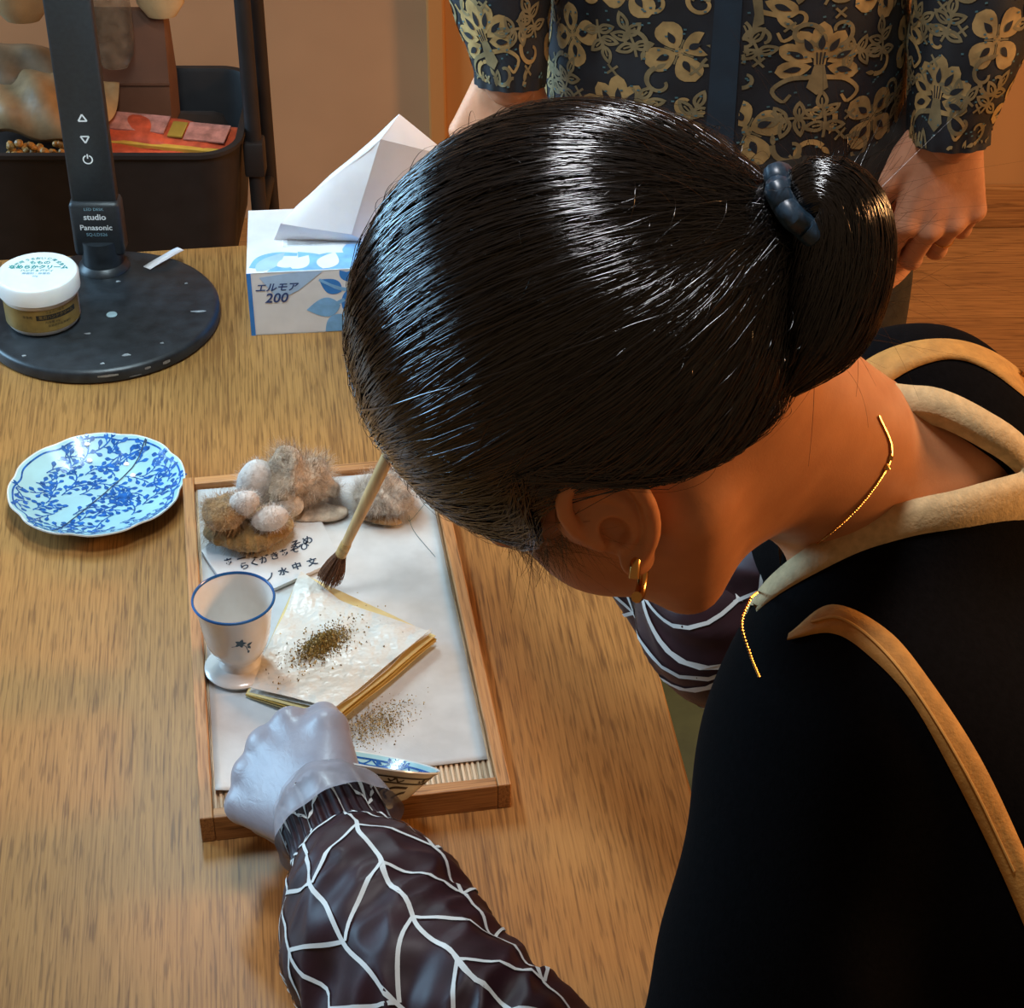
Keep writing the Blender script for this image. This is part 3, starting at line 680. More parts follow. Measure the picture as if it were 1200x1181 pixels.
# packet surface height for the powder
def packet_z(x, y):
    M_ = np.array([[q[0], q[1], 1] for q in Q]); s_, *_ = np.linalg.lstsq(M_, np.array([q[2] for q in Q]), rcond=None); return s_[0]*x+s_[1]*y+s_[2]
M_pw = [mat('powder_'+k, c, .9, var=.3, vs=400) for k, c in dict(olive=(.26, .17, .03), dark=(.12, .075, .016), pale=(.50, .40, .20)).items()]
def crumbs(name, label, pts, sizes, mats, probs, seed, base):
    r = np.random.default_rng(seed); g = G()
    T4 = np.array([(1, 0, -.7), (-.5, .87, -.7), (-.5, -.87, -.7), (0, 0, 1.)])
    for p_, s_ in zip(pts, sizes):
        q = Matrix.Rotation(r.uniform(0, 6.28), 3, 'Z') @ Matrix.Rotation(r.uniform(-.6, .6), 3, 'X')
        V = (T4*r.uniform(.6, 1.4, 3))@np.array(q)*s_+p_; g.add(V, [(0, 1, 3), (1, 2, 3), (2, 0, 3), (0, 2, 1)], int(r.choice(len(mats), p=probs)))
    o = g.obj(name, mats, None, smooth=False, loc=tuple(base)); tag(o, label, 'powder', kind='stuff'); return o
c0 = T(378, 757, kz+.012); pts = []; sz = []
for _ in range(2600):
    u, v = RNG.normal(0, 1, 2); far = RNG.uniform() < .12
    s_ = 2.2 if far else 1
    dx, dy = .0085*u*s_+.002*v*s_, .0095*v*s_+.003*u*s_; x, y = c0[0]+dx, c0[1]+dy
    hgt = .0045*math.exp(-(u*u+v*v)/1.6)*RNG.uniform(.3, 1)*(not far)
    pts.append(A(x, y, packet_z(x, y)+.0030+hgt)-c0); sz.append(RNG.uniform(.0003, .0010))
crumbs('powder_heap', 'heap of olive brown powder on the open packet', pts, sz, M_pw, [.5, .35, .15], 3, c0)
c1 = T(440, 848, kz+.0006); pts = []; sz = []
for _ in range(1500):
    u, v = RNG.normal(0, 1, 2); dx, dy = .013*u, .011*v+.006*u
    pts.append(A(dx, dy, RNG.uniform(0, .0006)+.0006+.0012*math.exp(-((dx+.008)**2+(dy+.008)**2)/.00006))); sz.append(RNG.uniform(.0002, .0008))
crumbs('powder_spill', 'thin sprinkle of ochre powder on the tray paper', pts, sz, M_pw, [.4, .15, .45], 4, c1)
# ================================================================== hands
def hand_fn(O, X, Z, left, curls, thumb, s=1.0, fat=0.0, splay=(.10, .02, -.06, -.15)):
    """distance function of a hand: O wrist, X towards fingers, Z back of hand; curls per finger (3 bends, rad)"""
    X = nrm(X); Z = nrm(Z-X*(X@Z)); Y = np.cross(X, Z) if left else np.cross(Z, X)   # Y: thumb side
    def w(p): return O+s*(p[0]*X+p[1]*Y+p[2]*Z)
    mcp = [(.086, .026, .003), (.090, .006, .005), (.085, -.014, .003), (.076, -.032, -.001)]
    bas = [(.014, .013, 0), (.012, .004, .001), (.012, -.006, 0), (.014, -.015, -.002)]
    LEN = [(.043, .026, .021), (.047, .030, .022), (.044, .028, .022), (.035, .021, .019)]
    palm = [(w((-.06, 0, -.002)), w((.004, 0, -.002)), .024*s, .022*s)]
    for b, m in zip(bas, mcp): palm.append((w(b), w(m), .0125*s, .0105*s))
    palm.append((w((.045, .012, -.010)), w((.03, -.012, -.010)), .012*s, .012*s))
    fing = []; joints = []
    for f in range(4):
        p = np.array(mcp[f]); a = 0; sp = splay[f]; seg = []
        for k in range(3):
            a += curls[f][k]; d = A(math.cos(a)*math.cos(sp), math.cos(a)*math.sin(sp), -math.sin(a)); q = p+d*LEN[f][k]
            r0 = (.0098, .0086, .0078)[k]*(.88 if f == 3 else 1); r1 = (.0086, .0078, .0064)[k]*(.88 if f == 3 else 1)
            seg.append((w(p), w(q), r0*s, r1*s)); p = q
        fing.append(seg); joints.append(w(p))
    tp_ = [w(t) for t in thumb]; tr_ = (.0135, .0115, .0098, .0080)
    th_ = [(tp_[i], tp_[i+1], tr_[i]*s, tr_[i+1]*s) for i in range(len(tp_)-1)]
    def fn(P):
        d = caps(P, *palm[0])
        for c in palm[1:]: d = smin(d, caps(P, *c), .012*s)
        t = caps(P, *th_[0])
        for c in th_[1:]: t = smin(t, caps(P, *c), .004*s)
        d = smin(d, t, .010*s)
        fd = None
        for sg in fing:
            g_ = caps(P, *sg[0])
            for c in sg[1:]: g_ = smin(g_, caps(P, *c), .003*s)
            fd = g_ if fd is None else smin(fd, g_, .0016*s)
        return smin(d, fd, .005*s)-fat
    fn.w = w; fn.axes = (X, Y, Z); fn.tips = joints; fn.thumb = tp_; fn.fing = fing
    return fn

# ================================================================== woman leaning over the tray
HS = .01                                     # head model in centimetres
Hc = D(690, 414, .875)
hL = nrm(c2w((-.05, -.70, .71))); hF = c2w((-.64, -.49, -.54)); hF = nrm(hF-hL*(hF@hL)); hU = np.cross(hF, hL)
def hw(f, l, u): return Hc+HS*(f*hF+l*hL+u*hU)
def head_sdf(P, Hc, hF, hL, hU, sc=1.0):
    q = np.stack([(P-Hc)@hF, (P-Hc)@hL, (P-Hc)@hU], 1)/(HS*sc); m = q.copy(); m[:, 1] = np.abs(m[:, 1])
    d = ell(q, (-.6, 0, 1.2), (9.3, 7.3, 8.6))
    d = smin(d, ell(q, (2.6, 0, -5.2), (6.2, 6.1, 7.0)), 2.5)
    d = smin(d, ell(m, (4.6, 3.7, -5.4), (2.9, 2.2, 2.8)), 1.8)           # cheeks
    d = smin(d, caps(m, (-.5, 5.6, -5.6), (4.2, 4.0, -10.2), 1.7, 1.3), 2.0)   # jaw
    d = smin(d, ell(q, (6.6, 0, -11.0), (2.0, 2.2, 1.6)), 1.6)             # chin
    d = smin(d, caps(q, (8.4, 0, -1.6), (9.9, 0, -4.9), .55, .8), .8)      # nose
    d = smin(d, caps(m, (9.0, .1, -5.3), (8.8, 1.1, -5.4), .65, .5), .5)
    d = smax(d, -ell(m, (9.3, 3.1, -2.3), (1.3, 1.5, .9)), .8)
    d = smin(d, ell(m, (7.5, 3.1, -2.3), (1.25, 1.3, 1.1)), .2)
    d = smin(d, caps(m, (8.6, .0, -7.6), (7.9, 2.0, -7.8), .42, .25), .3); d = smin(d, caps(m, (8.5, .0, -8.5), (7.9, 1.7, -8.3), .5, .3), .3)
    return d*HS*sc
nk0 = hw(-2.6, 0, -5.0); C7 = D(1066, 540, 1.02)
SL = D(1008, 888, .985); SR = D(1125, 551, 1.15)
EL = D(815, 1395, 1.09); WL = D(389, 962, 1.365)
ER = D(882, 694, 1.27); brush_tip = T(384, 682, .733); brush_end = D(459, 526, 1.59); bdir = nrm(brush_end-brush_tip)
HR = brush_tip+bdir*.262                     # where the right hand grips
PV_ = A(.55, .77, .90); HLj, HRj = PV_+A(0, -.085, -.05), PV_+A(0, .085, -.05)
KL_, KR_ = A(.50, .74, .46), A(.52, .93, .46); AL_, AR_ = A(.56, .73, .085), A(.58, .93, .085)
chest = (SL+SR)/2+A(.075, -.005, -.055)
dirE = nrm(ER-HR); WR = HR+dirE*.088+A(0, 0, .004)
def torso(P, o=0.0):
    d = caps(P, SL+A(.02, .03, -.03), SR+A(.02, -.03, -.034), .066, .062)
    d = smin(d, caps(P, chest+A(0, -.06, 0), PV_+A(-.17, -.07, .04), .088, .098), .06)
    d = smin(d, caps(P, chest+A(0, .06, 0), PV_+A(-.17, .07, .04), .088, .098), .06)
    d = smin(d, caps(P, PV_+A(-.17, -.06, .03), PV_+A(0, -.06, 0), .105, .118), .06); d = smin(d, caps(P, PV_+A(-.17, .06, .03), PV_+A(0, .06, 0), .105, .118), .06)
    d = smin(d, caps(P, SL+A(0, .02, 0), C7, .045, .045), .05); d = smin(d, caps(P, SR+A(0, -.02, 0), C7, .045, .045), .05)
    return d-o
def neck(P): return smin(caps(P, nk0, C7+A(-.01, .0, -.012), .046, .041), caps(P, hw(-.4, 0, -7.6), C7+A(-.045, .025, -.035), .032, .028), .03)
def legs(P, o=0.0):
    d = None
    for h_, k_, a_ in ((HLj, KL_, AL_), (HRj, KR_, AR_)):
        e = smin(caps(P, h_, k_, .083, .056), caps(P, k_, a_, .054, .036), .03); d = e if d is None else np.minimum(d, e)
        f_ = caps(P, a_+A(0, 0, -.045), a_+A(-.15, 0, -.055), .036, .026); d = smin(d, f_, .02)
    return d-o
ARM = [D(398, 962, 1.365), D(415, 1020, 1.322), D(445, 1085, 1.278), D(505, 1180, 1.218), D(605, 1272, 1.168), D(705, 1352, 1.123), D(815, 1400, 1.09)]
SLm = D(945, 1120, .99); SLe = D(862, 1340, 1.02)
def armL(P):
    d = smin(smin(caps(P, SL, SLm, .044, .040), caps(P, SLm, SLe, .040, .038), .02), caps(P, SLe, ARM[6], .036, .036), .02)
    for i in range(6): d = smin(d, caps(P, ARM[i], ARM[i+1], .024+.002*i, .026+.002*i), .01)
    return d
def armR(P): return smin(caps(P, SR, ER, .046, .037), caps(P, ER, WR, .037, .025), .02)
gX = A(-.55, .81, -.17); gZ = A(-.56, -.16, .81)
handL = hand_fn(WL, gX, gZ, True, [(1.15, 1.0, .5), (1.2, 1.0, .5), (1.2, 1.05, .5), (1.2, 1.1, .5)], [(.022, .020, -.004), (.058, .040, .000), (.082, .042, -.012), (.100, .036, -.030)], s=1.08, fat=-.0006)
rX = -dirE
handR = hand_fn(WR, rX, A(.15, .55, .8), False, [(.8, 1.0, .5), (.95, 1.1, .6), (1.1, 1.2, .6), (1.2, 1.2, .6)], [(.022, .020, -.004), (.052, .036, -.014), (.075, .034, -.03), (.092, .026, -.036)], s=.94, fat=-.0006)
def skin_upper(P): return smin(smin(local(lambda Q: head_sdf(Q, Hc, hF, hL, hU), P, Hc, .18), neck(P), .02), torso(P), .016)
def woman_sdf(P):
    d = skin_upper(P); d = smin(d, legs(P), .04); d = smin(d, smin(armL(P), local(handL, P, WL, .22), .008), .02); return smin(d, smin(armR(P), local(handR, P, WR, .22), .008), .02)
M_skin, nt, b = newmat('skin_warm')
v = coords(nt); f = noise(nt, v, 55, 4); nt.links.new(ramp(nt, f, [(.3, (.49, .20, .085)), (.7, (.58, .25, .11))]), b.inputs['Base Color'])
b.inputs['Roughness'].default_value = .48; b.inputs['Subsurface Weight'].default_value = .25; b.inputs['Subsurface Radius'].default_value = (.012, .005, .003); b.inputs['Subsurface Scale'].default_value = .5
bump(nt, b, noise(nt, v, 900, 2), .12, .0006)
wroot = A(.55, .77, 0)
wm = thing('person', 'woman with dark tied hair in black top bending over the tray', 'person', wroot)
V, F = sdf_mesh(woman_sdf, (-.26, .50, -.005), (.74, 1.32, 1.47), .0034)
# ear: modelled finer and joined to the same body mesh
def ear_mesh(side):
    eo = hw(1.6, 7.6*side, -2.1); eu = nrm(hU+.30*hF*-1+.0*hL); out = nrm(hL*side*.80-hF*.55); ef = nrm(np.cross(out, eu)); 
    if ef@hF < 0: ef = -ef
    out = nrm(np.cross(ef, eu)); out = out if out@(hL*side) > 0 else -out
    def w(x, y, z): return eo+HS*(x*ef+y*eu+z*out)
    hel = spline([(.55, -.1, .25), (.85, .9, .55), (.7, 2.2, .75), (-.2, 3.0, .95), (-1.35, 2.7, 1.35), (-2.0, 1.5, 1.65), (-1.95, 0.1, 1.65), (-1.5, -1.2, 1.35), (-.85, -2.0, 1.05), (-.1, -2.35, .75)], 22)
    ant = spline([(-.6, 2.0, .85), (-1.15, 1.2, 1.15), (-1.25, .1, 1.15), (-.9, -.95, .95), (-.3, -1.3, .75)], 10)
    HP = [w(*p) for p in hel]; AP = [w(*p) for p in ant]
    def fn(P):
        q = np.stack([(P-eo)@ef, (P-eo)@eu, (P-eo)@out], 1)/HS
        pl_ = ell(q-np.stack([0*q[:, 0], 0*q[:, 0], -.42*q[:, 0]], 1)*1, (-.65, .4, .40), (1.55, 2.55, .34))*HS
        d = smax(pl_, -ell(q, (-.35, -.25, 1.0), (.75, 1.05, .8))*HS, .003)
        h = None
        for i in range(len(HP)-1):
            c = caps(P, HP[i], HP[i+1], .0034, .0034); h = c if h is None else np.minimum(h, c)
        for i in range(len(AP)-1): h = np.minimum(h, caps(P, AP[i], AP[i+1], .0026, .0026))
        d = smin(d, h, .0035)
        d = smin(d, ell(q, (-.35, -2.3, .72), (.75, .85, .32))*HS, .004)
        d = smin(d, ell(q, (.50, -.3, .55), (.35, .6, .4))*HS, .003)
        d = smin(d, caps(P, w(.2, .3, -.6), w(-.5, .2, .3), .011, .009), .006)
        return smax(d, -ell(q, (-.25, -.3, 1.1), (.55, .85, .75))*HS, .002)
    L = [w(x, y, z) for x in (-3, 2) for y in (-4, 4) for z in (-1.5, 3)]; lo, hi = np.min(L, 0), np.max(L, 0)
    V, F = sdf_mesh(fn, lo, hi, .0009); return V, F, w
eV, eF, earw = ear_mesh(1); eV2, eF2, _ = ear_mesh(-1)
V = np.vstack([V, eV, eV2]); F = np.vstack([F, eF+len(V)-len(eV)-len(eV2), eF2+len(V)-len(eV2)])
mesh_obj('body', to_local(wm, V), F, M_skin, wm)

# ---- black top with tan neckline, shoulder straps
M_top = mat('black_knit', (.0028, .0026, .003), .97, var=.15, vs=300, bs=.25, bscale=700, bd=.0008, spec=.06)
M_trim = mat('tan_rib', (.58, .43, .22), .8, var=.1, vs=200, bs=.4, bscale=500)
M_strap = mat('tan_webbing', (.50, .25, .055), .75, var=.1, vs=150, bs=.4, bscale=600)
SLm = D(945, 1120, .99); SLe = D(862, 1340, 1.02)
def shirt_full(P):
    d = torso(P, .011)+.0025*sn(P, 38, 31, 2)
    sl_ = smin(caps(P, SL+A(0, 0, .004), SLm, .062, .066), smin(caps(P, SLm, SLe, .066, .064), caps(P, SLe, D(842, 1392, 1.055), .064, .058), .02), .02)+.003*sn(P, 45, 32, 2)
    sr_ = caps(P, SR+A(-.01, -.01, -.015), SR+(ER-SR)*.55, .054, .056)+.003*sn(P, 45, 33, 2)
    d = smin(d, caps(P, SL+A(.09, -.01, -.07), PV_+A(-.10, -.13, .0), .085, .10), .05)
    return smin(d, smin(sl_, sr_, .03), .045)
# the neck opening: points of its edge lie on the shirt surface, laid out in the plane of the opening
nz = nrm(A(-.15, -.42, .90)); nx_ = nrm(A(.9, .1, .2)-nz*(A(.9, .1, .2)@nz)); ny_ = np.cross(nz, nx_)
edge_px = [(872, 712), (905, 676), (950, 642), (1000, 613), (1060, 592), (1125, 577), (1185, 561), (1196, 547), (1150, 512), (1095, 486), (1040, 480)]
E3 = trace_px(shirt_full, edge_px); hole_c = E3.mean(0)
q = np.stack([(E3-hole_c)@nx_, (E3-hole_c)@ny_], 1)
nk2 = np.array([(nk0-hole_c)@nx_, (nk0-hole_c)@ny_])
q = np.vstack([q, q[-1]*.35+nk2*.65+A(-.01, .045), nk2+A(-.045, .03), nk2+A(-.055, -.02), q[0]*.5+nk2*.5+A(-.03, -.03)])
HP2 = spline(np.vstack([q, q[:1]]), 73)[:-1]
def polysd(p2):
    d = np.full(len(p2), 1e9); ins = np.zeros(len(p2), bool); n = len(HP2)
    for i in range(n):
        a, b = HP2[i], HP2[(i+1) % n]; e = b-a; w_ = p2-a; t = np.clip(w_@e/(e@e), 0, 1); d = np.minimum(d, ((w_-t[:, None]*e)**2).sum(1))
        c = (a[1] > p2[:, 1]) != (b[1] > p2[:, 1]); xx = a[0]+(p2[:, 1]-a[1])*e[0]/(e[1] if abs(e[1]) > 1e-12 else 1e-12); ins ^= c & (p2[:, 0] < xx)
    return np.sqrt(d)*np.where(ins, -1, 1)
def hole(P): r = P-hole_c; return polysd(np.stack([r@nx_, r@ny_], 1))
def shirt(P):
    d = shirt_full(P); up = (P-hole_c)@nz
    m = (np.abs(d) < .06) & (up > -.14); h = np.full(len(P), .2)
    if m.any(): h[m] = hole(P[m])
    return smax(d, -smax(h, -(up+.12), .01), .004)
V, F = sdf_mesh(shirt, (-.10, .44, .72), (.76, 1.20, 1.36), .0034)
mesh_obj('black_top', to_local(wm, V), F, M_top, wm)
nn2 = np.gradient(np.vstack([HP2[-1:], HP2, HP2[:1]]), axis=0)[1:-1]; nn2 = np.stack([nn2[:, 1], -nn2[:, 0]], 1); nn2 /= np.linalg.norm(nn2, axis=1)[:, None]
if polysd(HP2[:1]+nn2[:1]*.002)[0] < 0: nn2 = -nn2
def ring_on(grow, off):
    p2 = HP2+nn2*grow; o = hole_c+p2[:, :1]*nx_+p2[:, 1:]*ny_+nz*.25
    return trace(shirt_full, o, np.repeat(-nz[None], len(o), 0), 0, .55)+nz*off
rings = [ring_on(-.002, -.006), ring_on(-.0005, .0024), ring_on(.006, .0032), ring_on(.0125, .0024), ring_on(.014, -.003)]; n = len(HP2)
okr = np.abs(shirt_full(rings[3])) < .012; Vt = np.vstack(rings)
okr &= np.arange(n) < int(n*11.2/15)
Ft = [(k*n+i, k*n+(i+1) % n, (k+1)*n+(i+1) % n, (k+1)*n+i) for k in range(4) for i in range(n) if okr[i] and okr[(i+1) % n]]
mesh_obj('neckline_trim', to_local(wm, Vt), Ft, M_trim, wm)
def strap_on(fn, Lp, Rp, n, name, m, lift=.0035, fold=0):
    L = spline(Lp, n); R = spline(Rp, n); k = 7; V = []
    for i in range(k): V.append(trace_px(fn, L+(R-L)*i/(k-1)))
    V = np.stack(V, 1); vd = V-CAM; vd /= np.linalg.norm(vd, axis=2)[..., None]
    e = np.array([.2]+[1]*(k-2)+[.2]); V = V-vd*(lift*e)[None, :, None]
    F = [(i*k+j, i*k+j+1, (i+1)*k+j+1, (i+1)*k+j) for i in range(n-1) for j in range(k-1)]
    return mesh_obj(name, to_local(wm, V.reshape(-1, 3)), F, m, wm)
s1 = strap_on(shirt, [(924, 742), (975, 708), (1040, 738), (1092, 800), (1150, 890), (1200, 995), (1240, 1090)], [(922, 750), (975, 742), (1018, 768), (1068, 822), (1122, 918), (1172, 1020), (1215, 1120)], 60, 'apron_strap', M_strap)
st = strap_on(shirt, [(950, 726), (985, 722), (1032, 755), (1082, 818), (1138, 912), (1190, 1020)], [(950, 730), (984, 726), (1029, 758), (1079, 821), (1135, 915), (1187, 1023)], 50, 'strap_stitching', mat('strap_thread', (.62, .36, .10), .8), .0046)
s2 = strap_on(shirt, [(985, 458), (1012, 424), (1060, 402), (1115, 397), (1165, 412), (1215, 448)], [(1006, 490), (1036, 454), (1075, 430), (1118, 421), (1160, 435), (1205, 468)], 50, 'apron_strap', M_strap)

# ---- dark trousers and shoes
M_trs = mat('black_trousers', (.010, .010, .012), .9, var=.2, vs=200)
V, F = sdf_mesh(lambda P: np.maximum(smin(legs(P, .012), caps(P, PV_+A(-.03, -.05, 0), PV_+A(-.03, .05, 0), .132, .132), .04), .05-P[:, 2]), (.33, .50, .03), (.80, 1.06, 1.08), .006)
mesh_obj('trousers', to_local(wm, V), F, M_trs, wm)
for a_ in (AL_, AR_):
    V, F = sdf_mesh(lambda P: np.maximum(smin(caps(P, a_+A(.02, 0, -.035), a_+A(-.16, 0, -.045), .048, .040), caps(P, a_+A(0, 0, -.03), a_+A(0, 0, .02), .046, .044), .02), .001-P[:, 2]), a_+A(-.24, -.08, -.09), a_+A(.10, .08, .09), .005)
    mesh_obj('shoe', to_local(wm, V), F, mat('shoe_black', (.02, .02, .02), .5), wm)

# ---- patterned gown sleeves
M_slv = mat('maroon_gown', (.030, .0095, .014), .5, var=.15, vs=50, bs=.2, bscale=40, bd=.002, spec=.35); M_wl = mat('white_print', (.70, .74, .72), .6, var=.04)
class Sleeve:
    cl = .046
    def __init__(s, P, R, seed, sag=.012, puff=1.0):
        n = 120; Q = spline(np.hstack([np.asarray(P), np.asarray(R)[:, None]]), n)
        s.C = Q[:, :3]; s.R = Q[:, 3]; s.t, s.u, s.v = frames(s.C); s.seed = seed; s.sag = sag; s.puff = puff
        s.len = np.concatenate([[0], np.cumsum(np.linalg.norm(np.diff(s.C, axis=0), axis=1))]); s.L = s.len[-1]; s.R0 = float(np.mean(R))
    def __call__(s, a_, l_):       # a_: arc metres round (radius R0), l_: metres along
        x = np.interp(l_, s.len, np.arange(len(s.len))); i = np.clip(x.astype(int), 0, len(s.len)-2); f = (x-i)[:, None]
        lp_ = lambda q: q[i]*(1-f)+q[i+1]*f
        c, u, v = lp_(s.C), lp_(s.u), lp_(s.v); r = lp_(s.R[:, None])[:, 0]; a = a_/s.R0
        q = np.stack([np.cos(a), np.sin(a), l_/s.R0], 1)
        wr = sn(q*A(1, 1, .8), 2.6, s.seed, 3)*.085+np.abs(sn(q*A(1.3, 1.3, 1.6), 4.2, s.seed+1, 2))*-.10
        wr = wr*np.clip((l_-s.cl)/.02, 0, 1)
        cuff = np.clip(1-(l_-s.cl)/.012, 0, 1); wr = wr+cuff*.035*np.sin(a*34)
        r = r*(1+wr*s.puff)
        P = c+r[:, None]*(np.cos(a)[:, None]*u+np.sin(a)[:, None]*v)
        down = np.clip(-(np.cos(a)[:, None]*u+np.sin(a)[:, None]*v)[:, 2], 0, 1)*np.clip((l_-.03)/.06, 0, 1)
        P[:, 2] -= s.sag*down; return P
def build_sleeve(P, R, seed, name, sag, floor_z=None, ph=0):
    S_ = Sleeve(P, R, seed, sag); na, nl = 272, 150
    a = np.arange(na)/na*2*math.pi*S_.R0; l = np.linspace(0, S_.L, nl); aa, ll_ = np.meshgrid(a, l)
    def fn(x, y):
        p = S_(x, y)
        if floor_z: p[:, 2] = np.maximum(p[:, 2], floor_z+.002)
        return p
    V = fn(aa.ravel(), ll_.ravel()); i = np.arange(nl-1)[:, None]*na; k = np.arange(na)[None]; k2 = (k+1) % na
    F = np.stack([i+k, i+k2, i+na+k2, i+na+k], -1).reshape(-1, 4)
    if np.sum(np.cross(V[F[0, 1]]-V[F[0, 0]], V[F[0, 3]]-V[F[0, 0]])*(V[F[0, 0]]-S_.C[0])) < 0: F = F[:, ::-1]; flip = True
    else: flip = False
    sl = mesh_obj(name, to_local(wm, V), F, M_slv, wm)
    p = Print(); ncol = 10; wc = 2*math.pi*S_.R0/ncol; rise = .034; step = .046
    # white line print: spines along the arm with chevrons between them
    for c in range(ncol+1):
        x0 = c*wc
        if c < ncol: p.strip(np.stack([np.full(90, x0)+.0012*np.sin(np.linspace(0, S_.L, 90)*2*math.pi/step+c*3.14), np.linspace(.001, S_.L, 90)], 1), .0022)
        if c == ncol: break
        for k in range(-2, int(S_.L/step)+2):
            y0 = k*step+ph; y1 = y0+rise
            pts = np.stack([np.linspace(x0, x0+wc, 12), np.linspace(y0, y1, 12) if c % 2 == 0 else np.linspace(y1, y0, 12)], 1); pts = pts[(pts[:, 1] > .001) & (pts[:, 1] < S_.L)]
            if len(pts) > 2: p.strip(pts, .0021)
    Vp = p.mapped(fn, -.0009 if flip else .0009)
    mesh_obj('sleeve_print', to_local(wm, Vp), p.F, M_wl, sl); return S_
slP = [D(380, 940, 1.365), D(393, 968, 1.350), D(402, 990, 1.338), D(412, 1012, 1.325), D(440, 1080, 1.275), D(500, 1180, 1.215), D(600, 1270, 1.165), D(700, 1350, 1.12), D(800, 1410, 1.09)]
SLV = build_sleeve(slP, [.0330, .0335, .0345, .041, .064, .064, .060, .056, .052], 41, 'gown_sleeve', .012, .705)
srP = [HR+(ER-HR)*.30, HR+(ER-HR)*.36, HR+(ER-HR)*.5, HR+(ER-HR)*.75, ER+A(-.015, 0, -.015), ER+A(.01, 0, .01), ER+(SR-ER)*.25, ER+(SR-ER)*.5]
build_sleeve(srP, [.031, .032, .042, .050, .052, .052, .052, .050], 47, 'gown_sleeve', .016)

# ---- thin vinyl gloves
def glovemat(name):
    m, nt, b = newmat(name); v = coords(nt); f = noise(nt, v, 30, 4)
    nt.links.new(ramp(nt, f, [(.3, (.26, .25, .29)), (.7, (.33, .32, .36))]), b.inputs['Base Color']); b.inputs['Roughness'].default_value = .38
    b.inputs['Subsurface Weight'].default_value = .2; b.inputs['Subsurface Radius'].default_value = (.01, .007, .006); b.inputs['Subsurface Scale'].default_value = .4
    bump(nt, b, noise(nt, coords(nt, (1, 1, 2.2)), 90, 3, .6, 1.2), .22, .0014); return m
M_glv = glovemat('vinyl_glove')
def glove(hfn, W, tag_, cuffP, cuffR):
    X = hfn.axes[0]
    def fn(P):
        d = hfn(P)-.0022; l = (P-W)@X
        wr = .0005*np.sin(l*520+12*sn(P, 40, 61, 2))*np.clip(sn(P, 25, 63, 2)+.25, 0, 1)
        return np.maximum(d+wr, -l-.012)
    c = W+X*.06; V, F = sdf_mesh(fn, c-.115, c+.115, .0014)
    gl = mesh_obj('glove', to_local(wm, V), F, M_glv, wm)
    t, u, v = frames(cuffP); n = 64; Vc = []
    for (c_, r_, u_, v_) in zip(cuffP, cuffR, u, v):
        for k in range(n):
            a = 2*math.pi*k/n; rr = r_*(1+.03*math.sin(5*a+c_[0]*90)+.015*math.sin(11*a)); Vc.append(c_+rr*(math.cos(a)*u_+math.sin(a)*v_))
    m_ = len(cuffP); Fc = [(i*n+k, i*n+(k+1) % n, (i+1)*n+(k+1) % n, (i+1)*n+k) for i in range(m_-1) for k in range(n)]
    mesh_obj('glove_cuff', to_local(wm, Vc), Fc, M_cuff, gl); return gl
M_cuff = mat('glove_cuff_vinyl', (.33, .32, .36), .35, var=.12, vs=60, alpha=.72)
cp = spline([WL+gX*.030/np.linalg.norm(gX), WL+gX*.012, D(390, 958, 1.356), D(398, 974, 1.346)], 14)
glove(handL, WL, 'left', cp, np.interp(np.linspace(0, 1, 14), [0, .35, .7, .93, 1], [.028, .034, .0400, .0425, .0440]))
cpr = spline([WR+rX*.03, WR+rX*.01, HR+(ER-HR)*.31, HR+(ER-HR)*.36], 12)
glove(handR, WR, 'right', cpr, np.linspace(.027, .036, 12))

# ---- hair: cap, combed strands, tied tail
M_hair, nt, b = newmat('dark_hair'); v = coords(nt); f = noise(nt, v, 140, 3)
nt.links.new(ramp(nt, f, [(.3, (.002, .002, .0025)), (.7, (.004, .004, .0045))]), b.inputs['Base Color']); b.inputs['Roughness'].default_value = .17; b.inputs['Specular IOR Level'].default_value = .6; b.inputs['Coat Weight'].default_value = .45; b.inputs['Coat Roughness'].default_value = .15
hc_ = A(-.5, 0, 1.1); hr_ = A(10.1, 8.7, 9.8)
def hairpt(d, lift=1.0):         # unit directions in head axes -> world
    q = hc_+d*hr_*np.asarray(lift)[..., None]
    return Hc+HS*(q[..., 0:1]*hF+q[..., 1:2]*hL+q[..., 2:3]*hU)
def hairline(q):                 # >0 where hair grows
    f_, u_, l_ = q[:, 0], q[:, 2], np.abs(q[:, 1])
    lim = np.where(f_ > 0, -.6-.30*f_, -.6+.85*f_); lim = lim+3.2*np.exp(-((f_-1.2)/2.0)**2)*(l_ > 3); lim = np.maximum(lim, -8.0)
    return u_-lim
tie = nrm(A(-1, .10, -.14))      # where the tail is tied, head axes
def cap_sdf(P):
    q = np.stack([(P-Hc)@hF, (P-Hc)@hL, (P-Hc)@hU], 1)/HS
    d = ell(q, hc_, hr_*.972); d = smin(d, ell(q, hc_+tie*hr_*.97, (1.5, 1.5, 1.5)), 2.0)
    e = -hairline(q)*.8
    d = d+.10*np.sin(8*np.arctan2(q[:, 1]+1, q[:, 2]-3)+sn(q, .5, 3, 2))*.6
    return smax(d, e, .9)*HS
V, F = sdf_mesh(cap_sdf, Hc-.135, Hc+.135, .0026)
hair = mesh_obj('hair', to_local(wm, V), F, M_hair, wm)
def slerp(a, b, t):
    th = np.arccos(np.clip((a*b).sum(-1), -1, 1))[:, None, None]; t = t[None, :, None]
    return (np.sin((1-t)*th)*a[:, None]+np.sin(t*th)*b[:, None])/np.sin(th)
dirs = RNG.normal(size=(60000, 3)); dirs /= np.linalg.norm(dirs, axis=1)[:, None]
ok = (hairline(hc_+dirs*hr_) > -.15) & ((dirs@tie) < .9985); dirs = dirs[ok][:15000]
n = len(dirs); m_ = 14; tt = np.linspace(0, 1, m_)**.9
